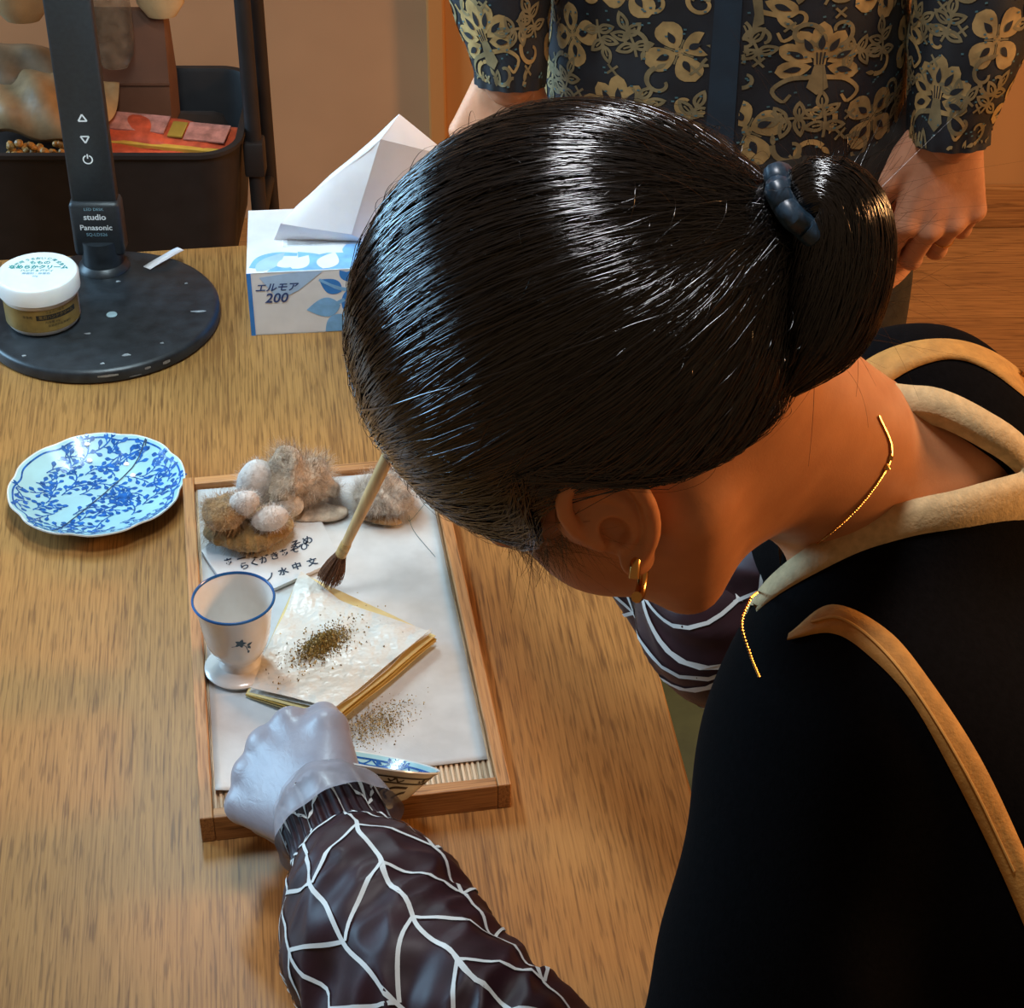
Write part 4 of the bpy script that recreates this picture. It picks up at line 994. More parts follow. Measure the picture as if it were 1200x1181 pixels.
ends = tie+RNG.normal(0, .055, (n, 3)); ends /= np.linalg.norm(ends, axis=1)[:, None]
P = slerp(dirs, ends, tt)
for _ in range(4):      # hair is combed round the ear
    hq = hairline((hc_+P*hr_).reshape(-1, 3)).reshape(n, m_); P[..., 2] += np.clip(.25-hq, 0, 3)/hr_[2]*.8; P /= np.linalg.norm(P, axis=2)[..., None]
sw_ = RNG.normal(0, .010, (n, 1, 3))*np.sin(np.pi*tt)[None, :, None]+RNG.normal(0, .0035, (n, m_, 3)); P = P+sw_; P /= np.linalg.norm(P, axis=2)[..., None]
lift = .985+RNG.gamma(1.6, .006, (n, 1))*np.sin(np.pi*np.clip(tt*.9+.08, 0, 1))[None]+(.10*np.clip((tt-.72)/.28, 0, 1)**2)[None]
qq = hc_+P*hr_*lift[..., None]; keep = (hairline(qq.reshape(-1, 3)).reshape(n, m_) > -.5).all(1); P, lift = P[keep], lift[keep]; n = len(P); dirs = dirs[keep]
W_ = hairpt(P, lift)
nrmv = W_-Hc; nrmv /= np.linalg.norm(nrmv, axis=2)[..., None]; nrmv = nrmv+RNG.normal(0, .22, (n, 1, 3))
V, F = ribbons(W_, RNG.uniform(.00022, .00048, (n, 1, 1)), nrmv)
hs = mesh_obj('hair_strands', to_local(wm, V), F, M_hair, hair); tag(hs, kind='stuff')
# fly-away hairs round the silhouette and temple
d2 = dirs[RNG.integers(0, n, 900)]; e2 = tie+RNG.normal(0, .3, (900, 3)); e2 /= np.linalg.norm(e2, axis=1)[:, None]
ln = RNG.uniform(.15, .55, 900); P = slerp(d2, e2, np.linspace(0, 1, 12)); x = np.linspace(0, 1, 12)
P = d2[:, None]+(P-d2[:, None])*ln[:, None, None]; P += RNG.normal(0, .05, (900, 1, 3))*(x**2)[None, :, None]
lf_ = 1+RNG.uniform(.01, .10, (900, 1))*np.sin(np.pi*.75*x)[None]
V1, F1 = ribbons(hairpt(P, lf_), .00017)
# baby hairs falling forward over brow and temple
nb = 420; bf = RNG.uniform(1.5, 9.0, nb); bu = -.6-.30*bf+RNG.uniform(-.5, .6, nb); bl = np.sqrt(np.clip(1-((bf+.5)/10.3)**2-((bu-1.1)/10)**2, .02, 1))*8.6*np.where(RNG.uniform(size=nb) < .75, 1, -1)
st_ = np.stack([bf, bl, bu], 1); gd = np.stack([RNG.normal(.3, .35, nb), RNG.normal(0, .25, nb), RNG.normal(-1, .3, nb)], 1); cv = RNG.normal(0, .6, (nb, 3))
Lb = RNG.uniform(.8, 2.6, nb)
q = st_[:, None]+gd[:, None]*(Lb[:, None]*x[None])[..., None]+cv[:, None]*(Lb[:, None]*x[None]**2*.4)[..., None]
V2, F2 = ribbons(Hc+HS*(q[..., 0:1]*hF+q[..., 1:2]*hL+q[..., 2:3]*hU), .00014)
fh = mesh_obj('loose_hairs', to_local(wm, np.vstack([V1, V2])), np.vstack([F1, F2+len(V1)]), M_hair, hair); tag(fh, kind='stuff')
# tail
tpos = hairpt(tie[None], 1.08)[0]
tl_c = [tpos, tpos+c2w((.012, .008, .004)), tpos+c2w((.020, -.002, .002)), tpos+c2w((.020, -.022, -.006)), tpos+c2w((.014, -.046, -.016)), tpos+c2w((.002, -.068, -.024))]
tl_r = [.010, .015, .0195, .0215, .0185, .004]
TC = spline(np.hstack([np.array(tl_c), np.array(tl_r)[:, None]]), 40)
g = G(); g.tube(TC[:, :3], TC[:, 3]*.86, 20); tail = g.obj('hair_tail', M_hair, hair); tail.data.transform(Matrix.Translation(-Vector(wroot)))
nT = 3200; t_, u_, v_ = frames(TC[:, :3]); a = RNG.uniform(0, 6.283, nT); rr = np.sqrt(RNG.uniform(.55, 1.1, nT)); k0 = RNG.integers(0, 6, nT); k1 = RNG.integers(24, 40, nT); xs = np.linspace(0, 1, 14)
kk = k0[:, None]+(k1-k0)[:, None]*xs[None]; ki = np.clip(kk.astype(int), 0, 38); kf = (kk-ki)[..., None]
lin = lambda Q: Q[ki]*(1-kf)+Q[ki+1]*kf
a2 = a[:, None]+xs[None]*RNG.normal(.5, .4, nT)[:, None]; R_ = lin(TC[:, 3:4])[..., 0]*rr[:, None]
L = lin(TC[:, :3])+R_[..., None]*(np.cos(a2)[..., None]*lin(u_)+np.sin(a2)[..., None]*lin(v_))
V, F = ribbons(L, RNG.uniform(.0002, .0004, (nT, 1, 1)), L-lin(TC[:, :3])+RNG.normal(0, .004, (nT, 1, 3)))
# short escaping ends
nE = 240; o = TC[RNG.integers(3, 34, nE), :3]; d = RNG.normal(0, 1, (nE, 3)); d /= np.linalg.norm(d, axis=1)[:, None]; d = d+c2w((.35, .25, .1)); cv = RNG.normal(0, .5, (nE, 3)); Ls = RNG.uniform(.015, .042, nE)
Le = o[:, None]+d[:, None]*(Ls[:, None]*x[None])[..., None]+cv[:, None]*(Ls[:, None]*x[None]**2)[..., None]
V3, F3 = ribbons(Le, .00016)
ts = mesh_obj('tail_strands', to_local(wm, np.vstack([V, V3])), np.vstack([F, F3+len(V)]), M_hair, hair); tag(ts, kind='stuff')
# hair tie: twisted blue-black loop
th_ = np.linspace(0, 2*math.pi, 40, endpoint=False); tdir = nrm(tl_c[1]-tl_c[0]); ta = nrm(np.cross(tdir, A(0, 0, 1))); tb_ = np.cross(tdir, ta)
R_ = .0155+.0015*np.sin(9*th_); Pt = tpos+tdir*.004+np.outer(R_*np.cos(th_), ta)+np.outer(R_*np.sin(th_), tb_)+np.outer(.002*np.sin(2*th_), tdir)
g = G(); g.tube(Pt, .0052, 12, cap=False, closed=True); ht_ = g.obj('hair_tie', mat('hair_tie_satin', (.02, .045, .075), .35, var=.3, vs=300), wm); ht_.data.transform(Matrix.Translation(-Vector(wroot)))

# ---- earring and necklace
M_gold = mat('gold', (.75, .42, .13), .22, metal=1, var=.08)
ec = earw(-.10, -2.55, .85); a = np.linspace(.5, 5.6, 26); ux, uy = hL*.8+hF*.2, nrm(hU*-.6+hF*.5)
Pe = ec+np.outer(0.0092*np.cos(a), nrm(ux))+np.outer(.0092*np.sin(a)+.004, uy)
g = G(); g.tube(Pe, .0024, 10); er = g.obj('earring', M_gold, wm); er.data.transform(Matrix.Translation(-Vector(wroot)))
nkp = spline([(1030, 488), (1044, 522), (1038, 550), (1005, 595), (955, 640), (905, 680), (880, 700)], 60)
Pn = trace_px(lambda P: np.minimum(skin_upper(P), shirt_full(P)+.02), nkp); Pn = Pn-np.array([ray(*q) for q in nkp])*.0010
g = G()
for i in range(len(Pn)-1):
    for tt_ in (.0, .5): c = Pn[i]*(1-tt_)+Pn[i+1]*tt_; g.lathe([(0, -.0008), (.0008, 0), (0, .0008)], 5, c)
g.tube(np.vstack([Pn, Pn[-1:]]), .0005, 6); g.lathe([(0, -.0022), (.0020, 0), (0, .0022)], 8, Pn[19]); g.tube(Pn[14:17], .0012, 8)
hang = spline([Pn[-1], Pn[-1]+c2w((-.003, -.012, -.01)), Pn[-1]+c2w((.001, -.026, -.012)), Pn[-1]+c2w((.005, -.036, -.012))], 30)
for c in hang: g.lathe([(0, -.0008), (.0008, 0), (0, .0008)], 5, c)
ne = g.obj('necklace', M_gold, wm); ne.data.transform(Matrix.Translation(-Vector(wroot)))

# ================================================================== brush held in the right hand
M_bam = mat('pale_bamboo', (.50, .34, .15), .5, var=.12, vs=30, stretch=(6, 6, .6)); M_bri = mat('brown_bristle', (.15, .062, .025), .8, var=.3, vs=500); M_fer = mat('brush_binding', (.42, .27, .09), .5, var=.2, vs=300)
br = thing('bamboo_brush', 'bamboo handled brush with brown bristles touching the packet', 'brush', tuple(brush_tip))
e = bdir
g = G(); g.tube([e*.032+e*.245*t for t in np.linspace(0, 1, 12)], [.0036, .0042, .0046, .0050, .0052, .0054, .0056, .0057, .0058, .0058, .0057, .0050], 16); g.obj('handle', M_bam, br)
g = G(); g.tube([e*.030, e*.034, e*.044, e*.047], [.0042, .0048, .0047, .0043], 16); g.obj('binding', M_fer, br)
nB = 420; a = RNG.uniform(0, 6.283, nB); q = np.sqrt(RNG.uniform(0, 1, nB)); t0, u0, v0 = frames(np.array([e*0, e*.02, e*.04])); pu, pv = u0[0], v0[0]
rad = (np.cos(a)*q)[:, None]*pu+(np.sin(a)*q)[:, None]*pv; xx = np.linspace(0, 1, 7)
L = (e*.034)[None, None]*(1-xx)[None, :, None]+rad[:, None]*(.0042+.0062*np.sin(xx*1.9)**1.2)[None, :, None]+(e*RNG.uniform(-.001, .004, nB)[:, None])[:, None]*xx[None, :, None]
L[:, :, 2] = np.maximum(L[:, :, 2], -.0005)
V, F = ribbons(L, .00045, RNG.normal(0, 1, (nB, 1, 3))); bs_ = mesh_obj('bristles', V, F, M_bri, br); tag(bs_, kind='stuff')

# ================================================================== small dish held in the gloved hand
dc = D(432, 889, 1.435); dn = nrm(c2w((.17, .98, -.045))); dx = nrm(cR-dn*(cR@dn)); dy = np.cross(dn, dx)
M_dout = M_rim
ds = thing('vine_dish', 'small tilted blue and white dish held in the gloved hand', 'dish', tuple(dc))
def dw(V): V = np.asarray(V, float); return V[:, :1]*dx+V[:, 1:2]*dy+V[:, 2:]*dn
pi_ = [(0, -.0235), (.020, -.0232), (.030, -.020), (.040, -.011), (.0495, -.0008)]; po = [(.0495, -.0008), (.0508, 0), (.0512, -.0010), (.047, -.0045), (.0405, -.0120), (.032, -.0225), (.026, -.0262), (.0225, -.0275), (.0225, -.031), (.0195, -.031), (.0195, -.027), (0, -.027)]
for nm, pf, m in (('dish_surface', pi_, M_por), ('dish_body', po, M_dout)):
    g = G().lathe(pf, 80); V = dw(g.V[0]); mesh_obj(nm, V, g.F, m, ds, smooth=35)
p = Print(); vines(p, .043, 26, 9, L=.022); aa = np.linspace(0, 6.283, 90); p.strip(np.stack([.0462*np.cos(aa), .0462*np.sin(aa)], 1), .0012); p.strip(np.stack([.0425*np.cos(aa), .0425*np.sin(aa)], 1), .0008)
for k in range(20):
    t = np.linspace(k*.314, k*.314+.314, 8); p.strip(np.stack([(.0462-.0034*np.sin((t-t[0])/.314*3.14))*np.cos(t), (.0462-.0034*np.sin((t-t[0])/.314*3.14))*np.sin(t)], 1), .001)
mesh_obj('vine_pattern', dw(p.mapped(plate_map(pi_), .0002)), p.F, M_cob, ds)
# brushed marks on the outside
rz_ = sorted((z, r) for r, z in po[2:7]); zz = np.array([q[0] for q in rz_]); rr_ = np.array([q[1] for q in rz_])
def dishout(s, z):
    a = s/.045; r = np.interp(z, zz, rr_); return np.stack([r*np.cos(a), r*np.sin(a), z], 1)
p = Print(); s0 = -math.pi/2*.045
for z in (-.0055, -.0098): p.strip(np.stack([np.linspace(s0-.07, s0+.07, 70), np.full(70, z)], 1), .0011)
for k in np.arange(-.06, .07, .028): p.strip(spline([(s0+k-.006, -.0070), (s0+k-.003, -.0085), (s0+k, -.0065), (s0+k+.003, -.0088), (s0+k+.007, -.0072)], 16), .0011); p.fill(leaf((s0+k-.001, -.0078), 1.5, .003, .0022))
for k, q in ((-.004, .004), (.003, .004), (.012, .010)): p.strip(spline([(s0+k+q*.8, -.0125), (s0+k+q*.4, -.017), (s0+k, -.0225)], 12), np.linspace(.0016, .0022, 12))
p.strip(spline([(s0+.040, -.0130), (s0+.026, -.0135), (s0+.021, -.0185), (s0+.027, -.0225)], 16), .0018); p.strip(spline([(s0+.042, -.0165), (s0+.036, -.018), (s0+.032, -.0215)], 10), .002)
for k in (-.05, -.035, -.022): p.strip(spline([(s0+k, -.013), (s0+k+.004, -.018), (s0+k, -.0225)], 10), .0018)
mesh_obj('brushed_marks', dw(p.mapped(dishout, .0002)), p.F, M_dk, ds)
#@@SECOND
# ================================================================== second person, standing beyond the table
M_blo = mat('navy_blouse', (.010, .016, .024), .6, var=.3, vs=25, bs=.15, bscale=600); M_bg = mat('gold_print', (.36, .255, .105), .6, var=.22, vs=60); M_bgd = mat('olive_print', (.20, .17, .09), .6, var=.2, vs=60); M_tl = mat('teal_dots', (.06, .15, .18), .6)
M_skin2, nt, b = newmat('skin_fair'); v = coords(nt); f = noise(nt, v, 60, 4); nt.links.new(ramp(nt, f, [(.3, (.50, .24, .14)), (.7, (.60, .31, .19))]), b.inputs['Base Color'])
b.inputs['Roughness'].default_value = .5; b.inputs['Subsurface Weight'].default_value = .2; b.inputs['Subsurface Radius'].default_value = (.012, .005, .003); b.inputs['Subsurface Scale'].default_value = .5
bump(nt, b, noise(nt, v, 420, 3), .25, .0008)
B0 = A(.185, 1.655, 0); YAW = math.radians(-9)
sp = thing('person', 'standing person in navy blouse with gold flowers, hands lowered', 'person', tuple(B0))
fwd = A(math.sin(YAW), -math.cos(YAW), 0); lft = A(math.cos(YAW), math.sin(YAW), 0)   # person's left = viewer's right
BZ = [(.985, .158, .108), (1.05, .155, .106), (1.15, .148, .102), (1.25, .152, .104), (1.33, .158, .098), (1.385, .14, .08), (1.42, .085, .06), (1.44, .06, .055)]
bz = np.array(BZ); RB = .135
def blouse(s, z):
    a = s/RB; w = np.interp(z, bz[:, 0], bz[:, 1]); d = np.interp(z, bz[:, 0], bz[:, 2])
    q = np.stack([np.cos(a), np.sin(a), z*8], 1); wr = 1+.022*sn(q, 2.2, 71, 3)*np.clip((1.2-z)/.1+.3, .2, 1)
    e = 2.5; ca, sa = np.cos(a), np.sin(a); k = (np.abs(ca)**e+np.abs(sa)**e)**(-1/e)
    x, y = -sa*k*w*wr, ca*k*d*wr          # s=0 faces forward
    hem = -.012*np.cos(a)*np.clip((1.03-z)/.05, 0, 1)
    return B0+np.outer(x, -lft)+np.outer(y, fwd)+np.outer(z+hem, A(0, 0, 1))
na, nl = 160, 70; a = np.arange(na)/na*2*math.pi*RB; zl = np.linspace(.985, 1.44, nl); aa, zz_ = np.meshgrid(a, zl)
V = blouse(aa.ravel(), zz_.ravel()); i = np.arange(nl-1)[:, None]*na; k = np.arange(na)[None]; k2 = (k+1) % na
F = np.stack([i+k, i+k2, i+na+k2, i+na+k], -1).reshape(-1, 4)
bl_ = mesh_obj('blouse', to_local(sp, V), F, M_blo, sp)
def rot(P, a, c=(0, 0), s=1.0): P = np.asarray(P, float)*s; return np.stack([P[:, 0]*math.cos(a)-P[:, 1]*math.sin(a)+c[0], P[:, 0]*math.sin(a)+P[:, 1]*math.cos(a)+c[1]], 1)
def petal2(L, W):
    t = np.linspace(0, 1, 9); y = W/2*np.sin(np.pi*np.clip(t, 0, 1))**.6*(.55+.6*t)/.95; y[-1] = 0
    return np.concatenate([np.stack([t*L, y], 1), np.stack([t*L, -y], 1)[::-1][1:-1]])
def f4(p, c, s, a):
    for k in range(4):
        an = a+k*math.pi/2; p.fill(rot(petal2(1, .92)*A(1, 1)+A(.10, 0), an, c, s), 0); p.fill(rot(leaf((.32, 0), 0, .42, .22), an, c, s), 2)
        p.strip(rot([(.15, 0), (1.0, 0)], an+math.pi/4, c, s*.45), .0012, 1)
    p.fill(rot([(math.cos(t)*.15, math.sin(t)*.15) for t in np.linspace(0, 6.28, 9)[:-1]], 0, c, s), 0)
def peony(p, c, s, a=0):
    for k, (an, L) in enumerate([(-.25, 1.0), (.45, 1.05), (1.05, 1.05), (1.57, 1.2), (2.09, 1.05), (2.69, 1.05), (3.39, 1.0)]):
        p.fill(rot(petal2(L, .62)+A(.22, 0), a+an, c, s), 0); p.fill(rot(leaf((.5, 0), 0, .5, .2), a+an, c, s), 2)
    p.fill(rot([(-.16, .0), (.16, .0), (.2, .45), (-.2, .45)], a, c, s), 0)
    for x in (-.08, 0, .08): p.strip(rot([(x, .02), (x*1.4, .42)], a, c, s), .0011, 2)
    p.fill(rot([(-.14, 0), (.14, 0), (.3, -.75), (0, -1.0), (-.3, -.75)], a, c, s), 1)
    for sg in (-1, 1): p.strip(rot(spline([(.2*sg, -.4), (.8*sg, -.5), (1.2*sg, -.9), (.9*sg, -1.25), (.7*sg, -1.0)], 16), a, c, s), np.linspace(.0042, .0022, 16), 1 if sg < 0 else 0)
def scroll(p, c, s, a, sg=1, mi=0):
    t = np.linspace(0, 1, 20); r_ = 1-.75*t; an = t*4.6*sg; p.strip(rot(np.stack([r_*np.cos(an), r_*np.sin(an)], 1), a, c, s), np.linspace(.0042, .0024, 20), mi)
    p.fill(rot(leaf((.95, 0), -1.3*sg, .7, .3), a, c, s), mi)
def sprig(p, c, s, a, mi=1):
    p.strip(rot(spline([(0, -.9), (.1, -.2), (0, .5)], 8), a, c, s), .0022, mi)
    for x, y, an in ((0, .4, 1.57), (.02, .1, .5), (.0, .0, 2.7), (.1, -.45, -.1), (.05, -.4, 3.2)):
        lf_ = leaf((x, y), an, .75, .36); p.strip(rot(np.vstack([lf_, lf_[:1]]), a, c, s), .0026, mi); p.strip(rot([(x, y), (x+.45*math.cos(an), y+.45*math.sin(an))], a, c, s), .0015, mi)
def cloth_print(fn, s0, s1, z0, z1, seed, plac=None):
    r = np.random.default_rng(seed); p = Print(); cw_, ch_ = .098, .092; row = 0
    def free(x, w): return plac is None or abs(x-plac) > w
    z = z0-.02
    while z < z1+.03:
        x = s0-.05+(cw_/2 if row % 2 else 0)
        while x < s1+.05:
            jx, jz = x+r.uniform(-.006, .006), z+r.uniform(-.006, .006)
            k = (row+int(round(x/cw_))) % 3
            if k == 0: peony(p, (jx, jz), .026, r.uniform(-.2, .2))
            else: f4(p, (jx, jz), .025, r.uniform(.3, .9))
            for q in range(3):
                an = r.uniform(0, 6.28); scroll(p, (jx+.047*math.cos(an), jz+.045*math.sin(an)), .013, an+1, r.choice([-1, 1]), int(r.choice([0, 1])))
            sprig(p, (jx+.052, jz+.012), .019, r.uniform(-.5, .5)); sprig(p, (jx-.02, jz-.048), .018, r.uniform(1, 5))
            for q in range(3):
                c = (jx+r.uniform(-.05, .05), jz+r.uniform(-.05, .05)); p.strip([(c[0]-.004, c[1]-.004), (c[0]+.004, c[1]+.004)], .002, 1); p.strip([(c[0]-.004, c[1]+.004), (c[0]+.004, c[1]-.004)], .002, 1)
            for q in range(26):
                c = A(jx+r.uniform(-.055, .055), jz+r.uniform(-.052, .052)); p.strip([c, c+A(.0022, .0004)], .0014, 3)
            x += cw_
        z += ch_*.5 if False else ch_*.62; row += 1
    P = np.concatenate(p.P); keep = (P[:, 1] > z0) & (P[:, 1] < z1) & (P[:, 0] > s0) & (P[:, 0] < s1)
    if plac is not None: keep &= np.abs(P[:, 0]-plac) > .011
    kf = [all(keep[i] for i in f) for f in p.F]
    return p, [f for f, q in zip(p.F, kf) if q], [m for m, q in zip(p.M, kf) if q]
M_pat = [M_bg, M_bgd, M_blo, M_tl]
plac = .004
p, FF, MM = cloth_print(blouse, -.27, .27, .988, 1.40, 5, plac)
Vp = p.mapped(blouse, .0006, .00018)
mesh_obj('blouse_print', to_local(sp, Vp), FF, M_pat, bl_, MM)
p = Print(); p.strip(np.stack([np.full(40, plac), np.linspace(.984, 1.42, 40)], 1), .020); mesh_obj('placket', to_local(sp, p.mapped(blouse, .0012)), p.F, mat('navy_placket', (.012, .032, .055), .55), sp)
p = Print(); ss = np.linspace(-.42, .42, 90); p.strip(np.stack([ss, np.full(90, .989)], 1), .009); mesh_obj('hem_band', to_local(sp, p.mapped(blouse, .0008)), p.F, M_blo, sp)
# sleeves and hands
def bsleeve(P, R, seed):
    S_ = Sleeve(P, R, seed, 0.0, .8); 
    def fn(a_, l_):
        x = np.interp(l_, S_.len, np.arange(len(S_.len))); i = np.clip(x.astype(int), 0, len(S_.len)-2); f_ = (x-i)[:, None]
        lp_ = lambda q: q[i]*(1-f_)+q[i+1]*f_
        c, u, v = lp_(S_.C), lp_(S_.u), lp_(S_.v); r = lp_(S_.R[:, None])[:, 0]; a = a_/S_.R0
        q = np.stack([np.cos(a), np.sin(a), l_/S_.R0], 1); r = r*(1+.07*sn(q*A(1, 1, .8), 2.6, seed, 3)+.03*np.sin(a*14)*np.clip(1-l_/.03, 0, 1))
        return c+r[:, None]*(np.cos(a)[:, None]*u+np.sin(a)[:, None]*v)
    na, nl = 100, 80; a = np.arange(na)/na*2*math.pi*S_.R0; l = np.linspace(0, S_.L, nl); aa, ll_ = np.meshgrid(a, l)
    V = fn(aa.ravel(), ll_.ravel()); i = np.arange(nl-1)[:, None]*na; k = np.arange(na)[None]; k2 = (k+1) % na
    F = np.stack([i+k, i+k2, i+na+k2, i+na+k], -1).reshape(-1, 4); flip = np.sum(np.cross(V[F[0, 1]]-V[F[0, 0]], V[F[0, 3]]-V[F[0, 0]])*(V[F[0, 0]]-S_.C[0])) < 0
    if flip: F = F[:, ::-1]
    sl = mesh_obj('blouse_sleeve', to_local(sp, V), F, M_blo, sp)
    p, FF, MM = cloth_print(fn, .0, 2*math.pi*S_.R0, .004, S_.L-.02, seed)
    Vp = p.mapped(fn, -.0006 if flip else .0006, -.00018 if flip else .00018)
    if flip: FF = [f[::-1] for f in FF]
    mesh_obj('sleeve_print', to_local(sp, Vp), FF, M_pat, sl, MM)
w1 = onY(1112, 160, 1.57); w2 = onY(598, 92, 1.585)
bsleeve([w1+A(0, 0, -.004), w1+A(.0, .004, .02), w1+A(.012, .02, .10), w1+A(.010, .05, .20), B0+lft*.185+A(0, 0, 1.27), B0+lft*.155+A(0, 0, 1.375)], [.034, .037, .050, .055, .062, .055], 81)
bsleeve([w2+A(0, 0, -.004), w2+A(0, .004, .02), w2+A(-.010, .02, .10), w2+A(-.005, .04, .19), B0-lft*.185+A(0, 0, 1.27), B0-lft*.155+A(0, 0, 1.375)], [.030, .033, .046, .052, .060, .055], 85)
h1 = hand_fn(w1+A(.002, .004, .012), A(-.06, -.10, -1), A(.16, -1, .14), True, [(.62, 1.25, .5), (.62, 1.3, .6), (.66, 1.3, .6), (.72, 1.3, .6)], [(.020, .024, -.004), (.052, .044, -.006), (.084, .052, -.012), (.112, .050, -.018)], s=1.06, splay=(.02, .0, -.03, -.08))
h2 = hand_fn(w2+A(0, .004, .012), A(-.22, -.10, -1), A(-.25, -.95, .1), False, [(.5, .8, .4), (.6, .9, .4), (.7, 1.0, .5), (.7, 1.0, .5)], [(.020, .022, -.004), (.052, .042, -.010), (.082, .050, -.02), (.105, .046, -.03)], s=.92)
parts = []
for hf, wv in ((h1, w1), (h2, w2)):
    X, Y, Z = hf.axes
    def fn(P, hf=hf, X=X, Y=Y, Z=Z):
        d = hf(P)
        for sg in hf.fing:
            for (a_, b_, r_, _r) in sg[1:2]: d = smin(d, np.linalg.norm(P-a_-Z*.002, axis=1)-r_*1.02, .004)     # knuckles
        return d+.00015*np.sin((P@X)*900+9*sn(P, 90, 5, 2))*np.clip(sn(P, 60, 8, 2), 0, 1)
    c = wv+X*.05; parts.append(sdf_mesh(fn, c-.11, c+.11, .0012))
def body2(P):
    q = P-B0; d = ell(np.stack([q@lft, q@fwd, q[:, 2]], 1), (0, 0, 1.18), (.135, .085, .24))
    d = smin(d, caps(P, B0+lft*.12+A(0, 0, 1.36), B0-lft*.12+A(0, 0, 1.36), .045, .045), .05); d = smin(d, caps(P, B0+A(0, 0, 1.36), B0+A(0, -.005, 1.46), .05, .048), .03)
    d = smin(d, caps(P, B0+lft*.06+A(0, 0, .95), B0-lft*.06+A(0, 0, .95), .095, .095), .06)
    for sg, w_ in ((1, w1), (-1, w2)):
        hip = B0+lft*(.065*sg+.045); d = smin(d, caps(P, hip+A(0, 0, .90), hip+A(0, 0, .48), .075, .055), .03); d = smin(d, caps(P, hip+A(0, 0, .48), hip+A(0, .01, .09), .052, .036), .03)
        d = smin(d, caps(P, hip+A(0, 0, .04), hip+fwd*.14+A(0, 0, .03), .034, .026), .03)
        sh = B0+lft*.155*sg+A(0, 0, 1.36); el_ = B0+lft*.185*sg+A(0, 0, 1.20); d = smin(d, caps(P, sh, el_, .042, .036), .03); d = smin(d, caps(P, el_, w_, .034, .024), .02)
    return d
H2 = B0+A(0, -.01, 1.575); f2 = nrm(fwd+A(-.35, 0, -.75)); u2 = nrm(A(0, 0, 1)-f2*f2[2]); l2 = np.cross(u2, f2)
V, F = sdf_mesh(lambda P: smin(body2(P), head_sdf(P, H2, f2, l2, u2), .02), B0+A(-.36, -.28, -.002), B0+A(.36, .24, 1.72), .006)
for v_, f_ in parts: F = np.vstack([F, f_+len(V)]); V = np.vstack([V, v_])
mesh_obj('body', to_local(sp, V), F, M_skin2, sp)
def cap2(P):
    q = np.stack([(P-H2)@f2, (P-H2)@l2, (P-H2)@u2], 1)/HS; return smax(ell(q, hc_, hr_*.97), -(hairline(q)+1.5)*.8, .9)*HS
V, F = sdf_mesh(cap2, H2-.14, H2+.14, .006); mesh_obj('hair', to_local(sp, V), F, M_hair, sp)
M_tr2 = mat('olive_grey_trousers', (.020, .019, .016), .9, var=.25, vs=90, bs=.2, bscale=500)
def trs2(P):
    q = P-B0; d = ell(np.stack([q@lft, q@fwd, q[:, 2]], 1), (.015, 0, .98), (.135, .098, .13)); d = smin(d, caps(P, B0+lft*.06+A(0, 0, .95), B0-lft*.06+A(0, 0, .95), .108, .108), .04)
    for sg in (1, -1):
        hip = B0+lft*(.065*sg+.045); d = smin(d, caps(P, hip+A(0, 0, .84), hip+A(0, 0, .45), .074, .064), .04); d = smin(d, caps(P, hip+A(0, 0, .45), hip+A(0, 0, .09), .062, .058), .03)
    return np.maximum(d+.003*sn(P, 40, 91, 2), .06-P[:, 2])
V, F = sdf_mesh(trs2, B0+A(-.22, -.16, .04), B0+A(.22, .16, 1.14), .006); mesh_obj('trousers', to_local(sp, V), F, M_tr2, sp)
for sg in (1, -1):
    hip = B0+lft*(.065*sg+.045)
    V, F = sdf_mesh(lambda P: np.maximum(smin(caps(P, hip+A(0, .03, .04), hip+fwd*.15+A(0, 0, .035), .045, .036), caps(P, hip+A(0, 0, .03), hip+A(0, 0, .08), .045, .042), .02), .001-P[:, 2]), hip+A(-.12, -.24, -.005), hip+A(.12, .12, .14), .005); mesh_obj('shoe', to_local(sp, V), F, mat('shoe_brown', (.06, .03, .02), .5), sp)
sg = h1.fing[2][0]; rc = sg[0]*.42+sg[1]*.58; t = nrm(sg[1]-sg[0]); ra = nrm(np.cross(t, A(0, 1, 0))); rb = np.cross(t, ra); th_ = np.linspace(0, 2*math.pi, 30)
g = G(); g.tube(rc+np.outer(.0099*np.cos(th_), ra)+np.outer(.0099*np.sin(th_), rb), .0009, 8, cap=False); rg = g.obj('ring', M_gold, sp); rg.data.transform(Matrix.Translation(-Vector(B0)))

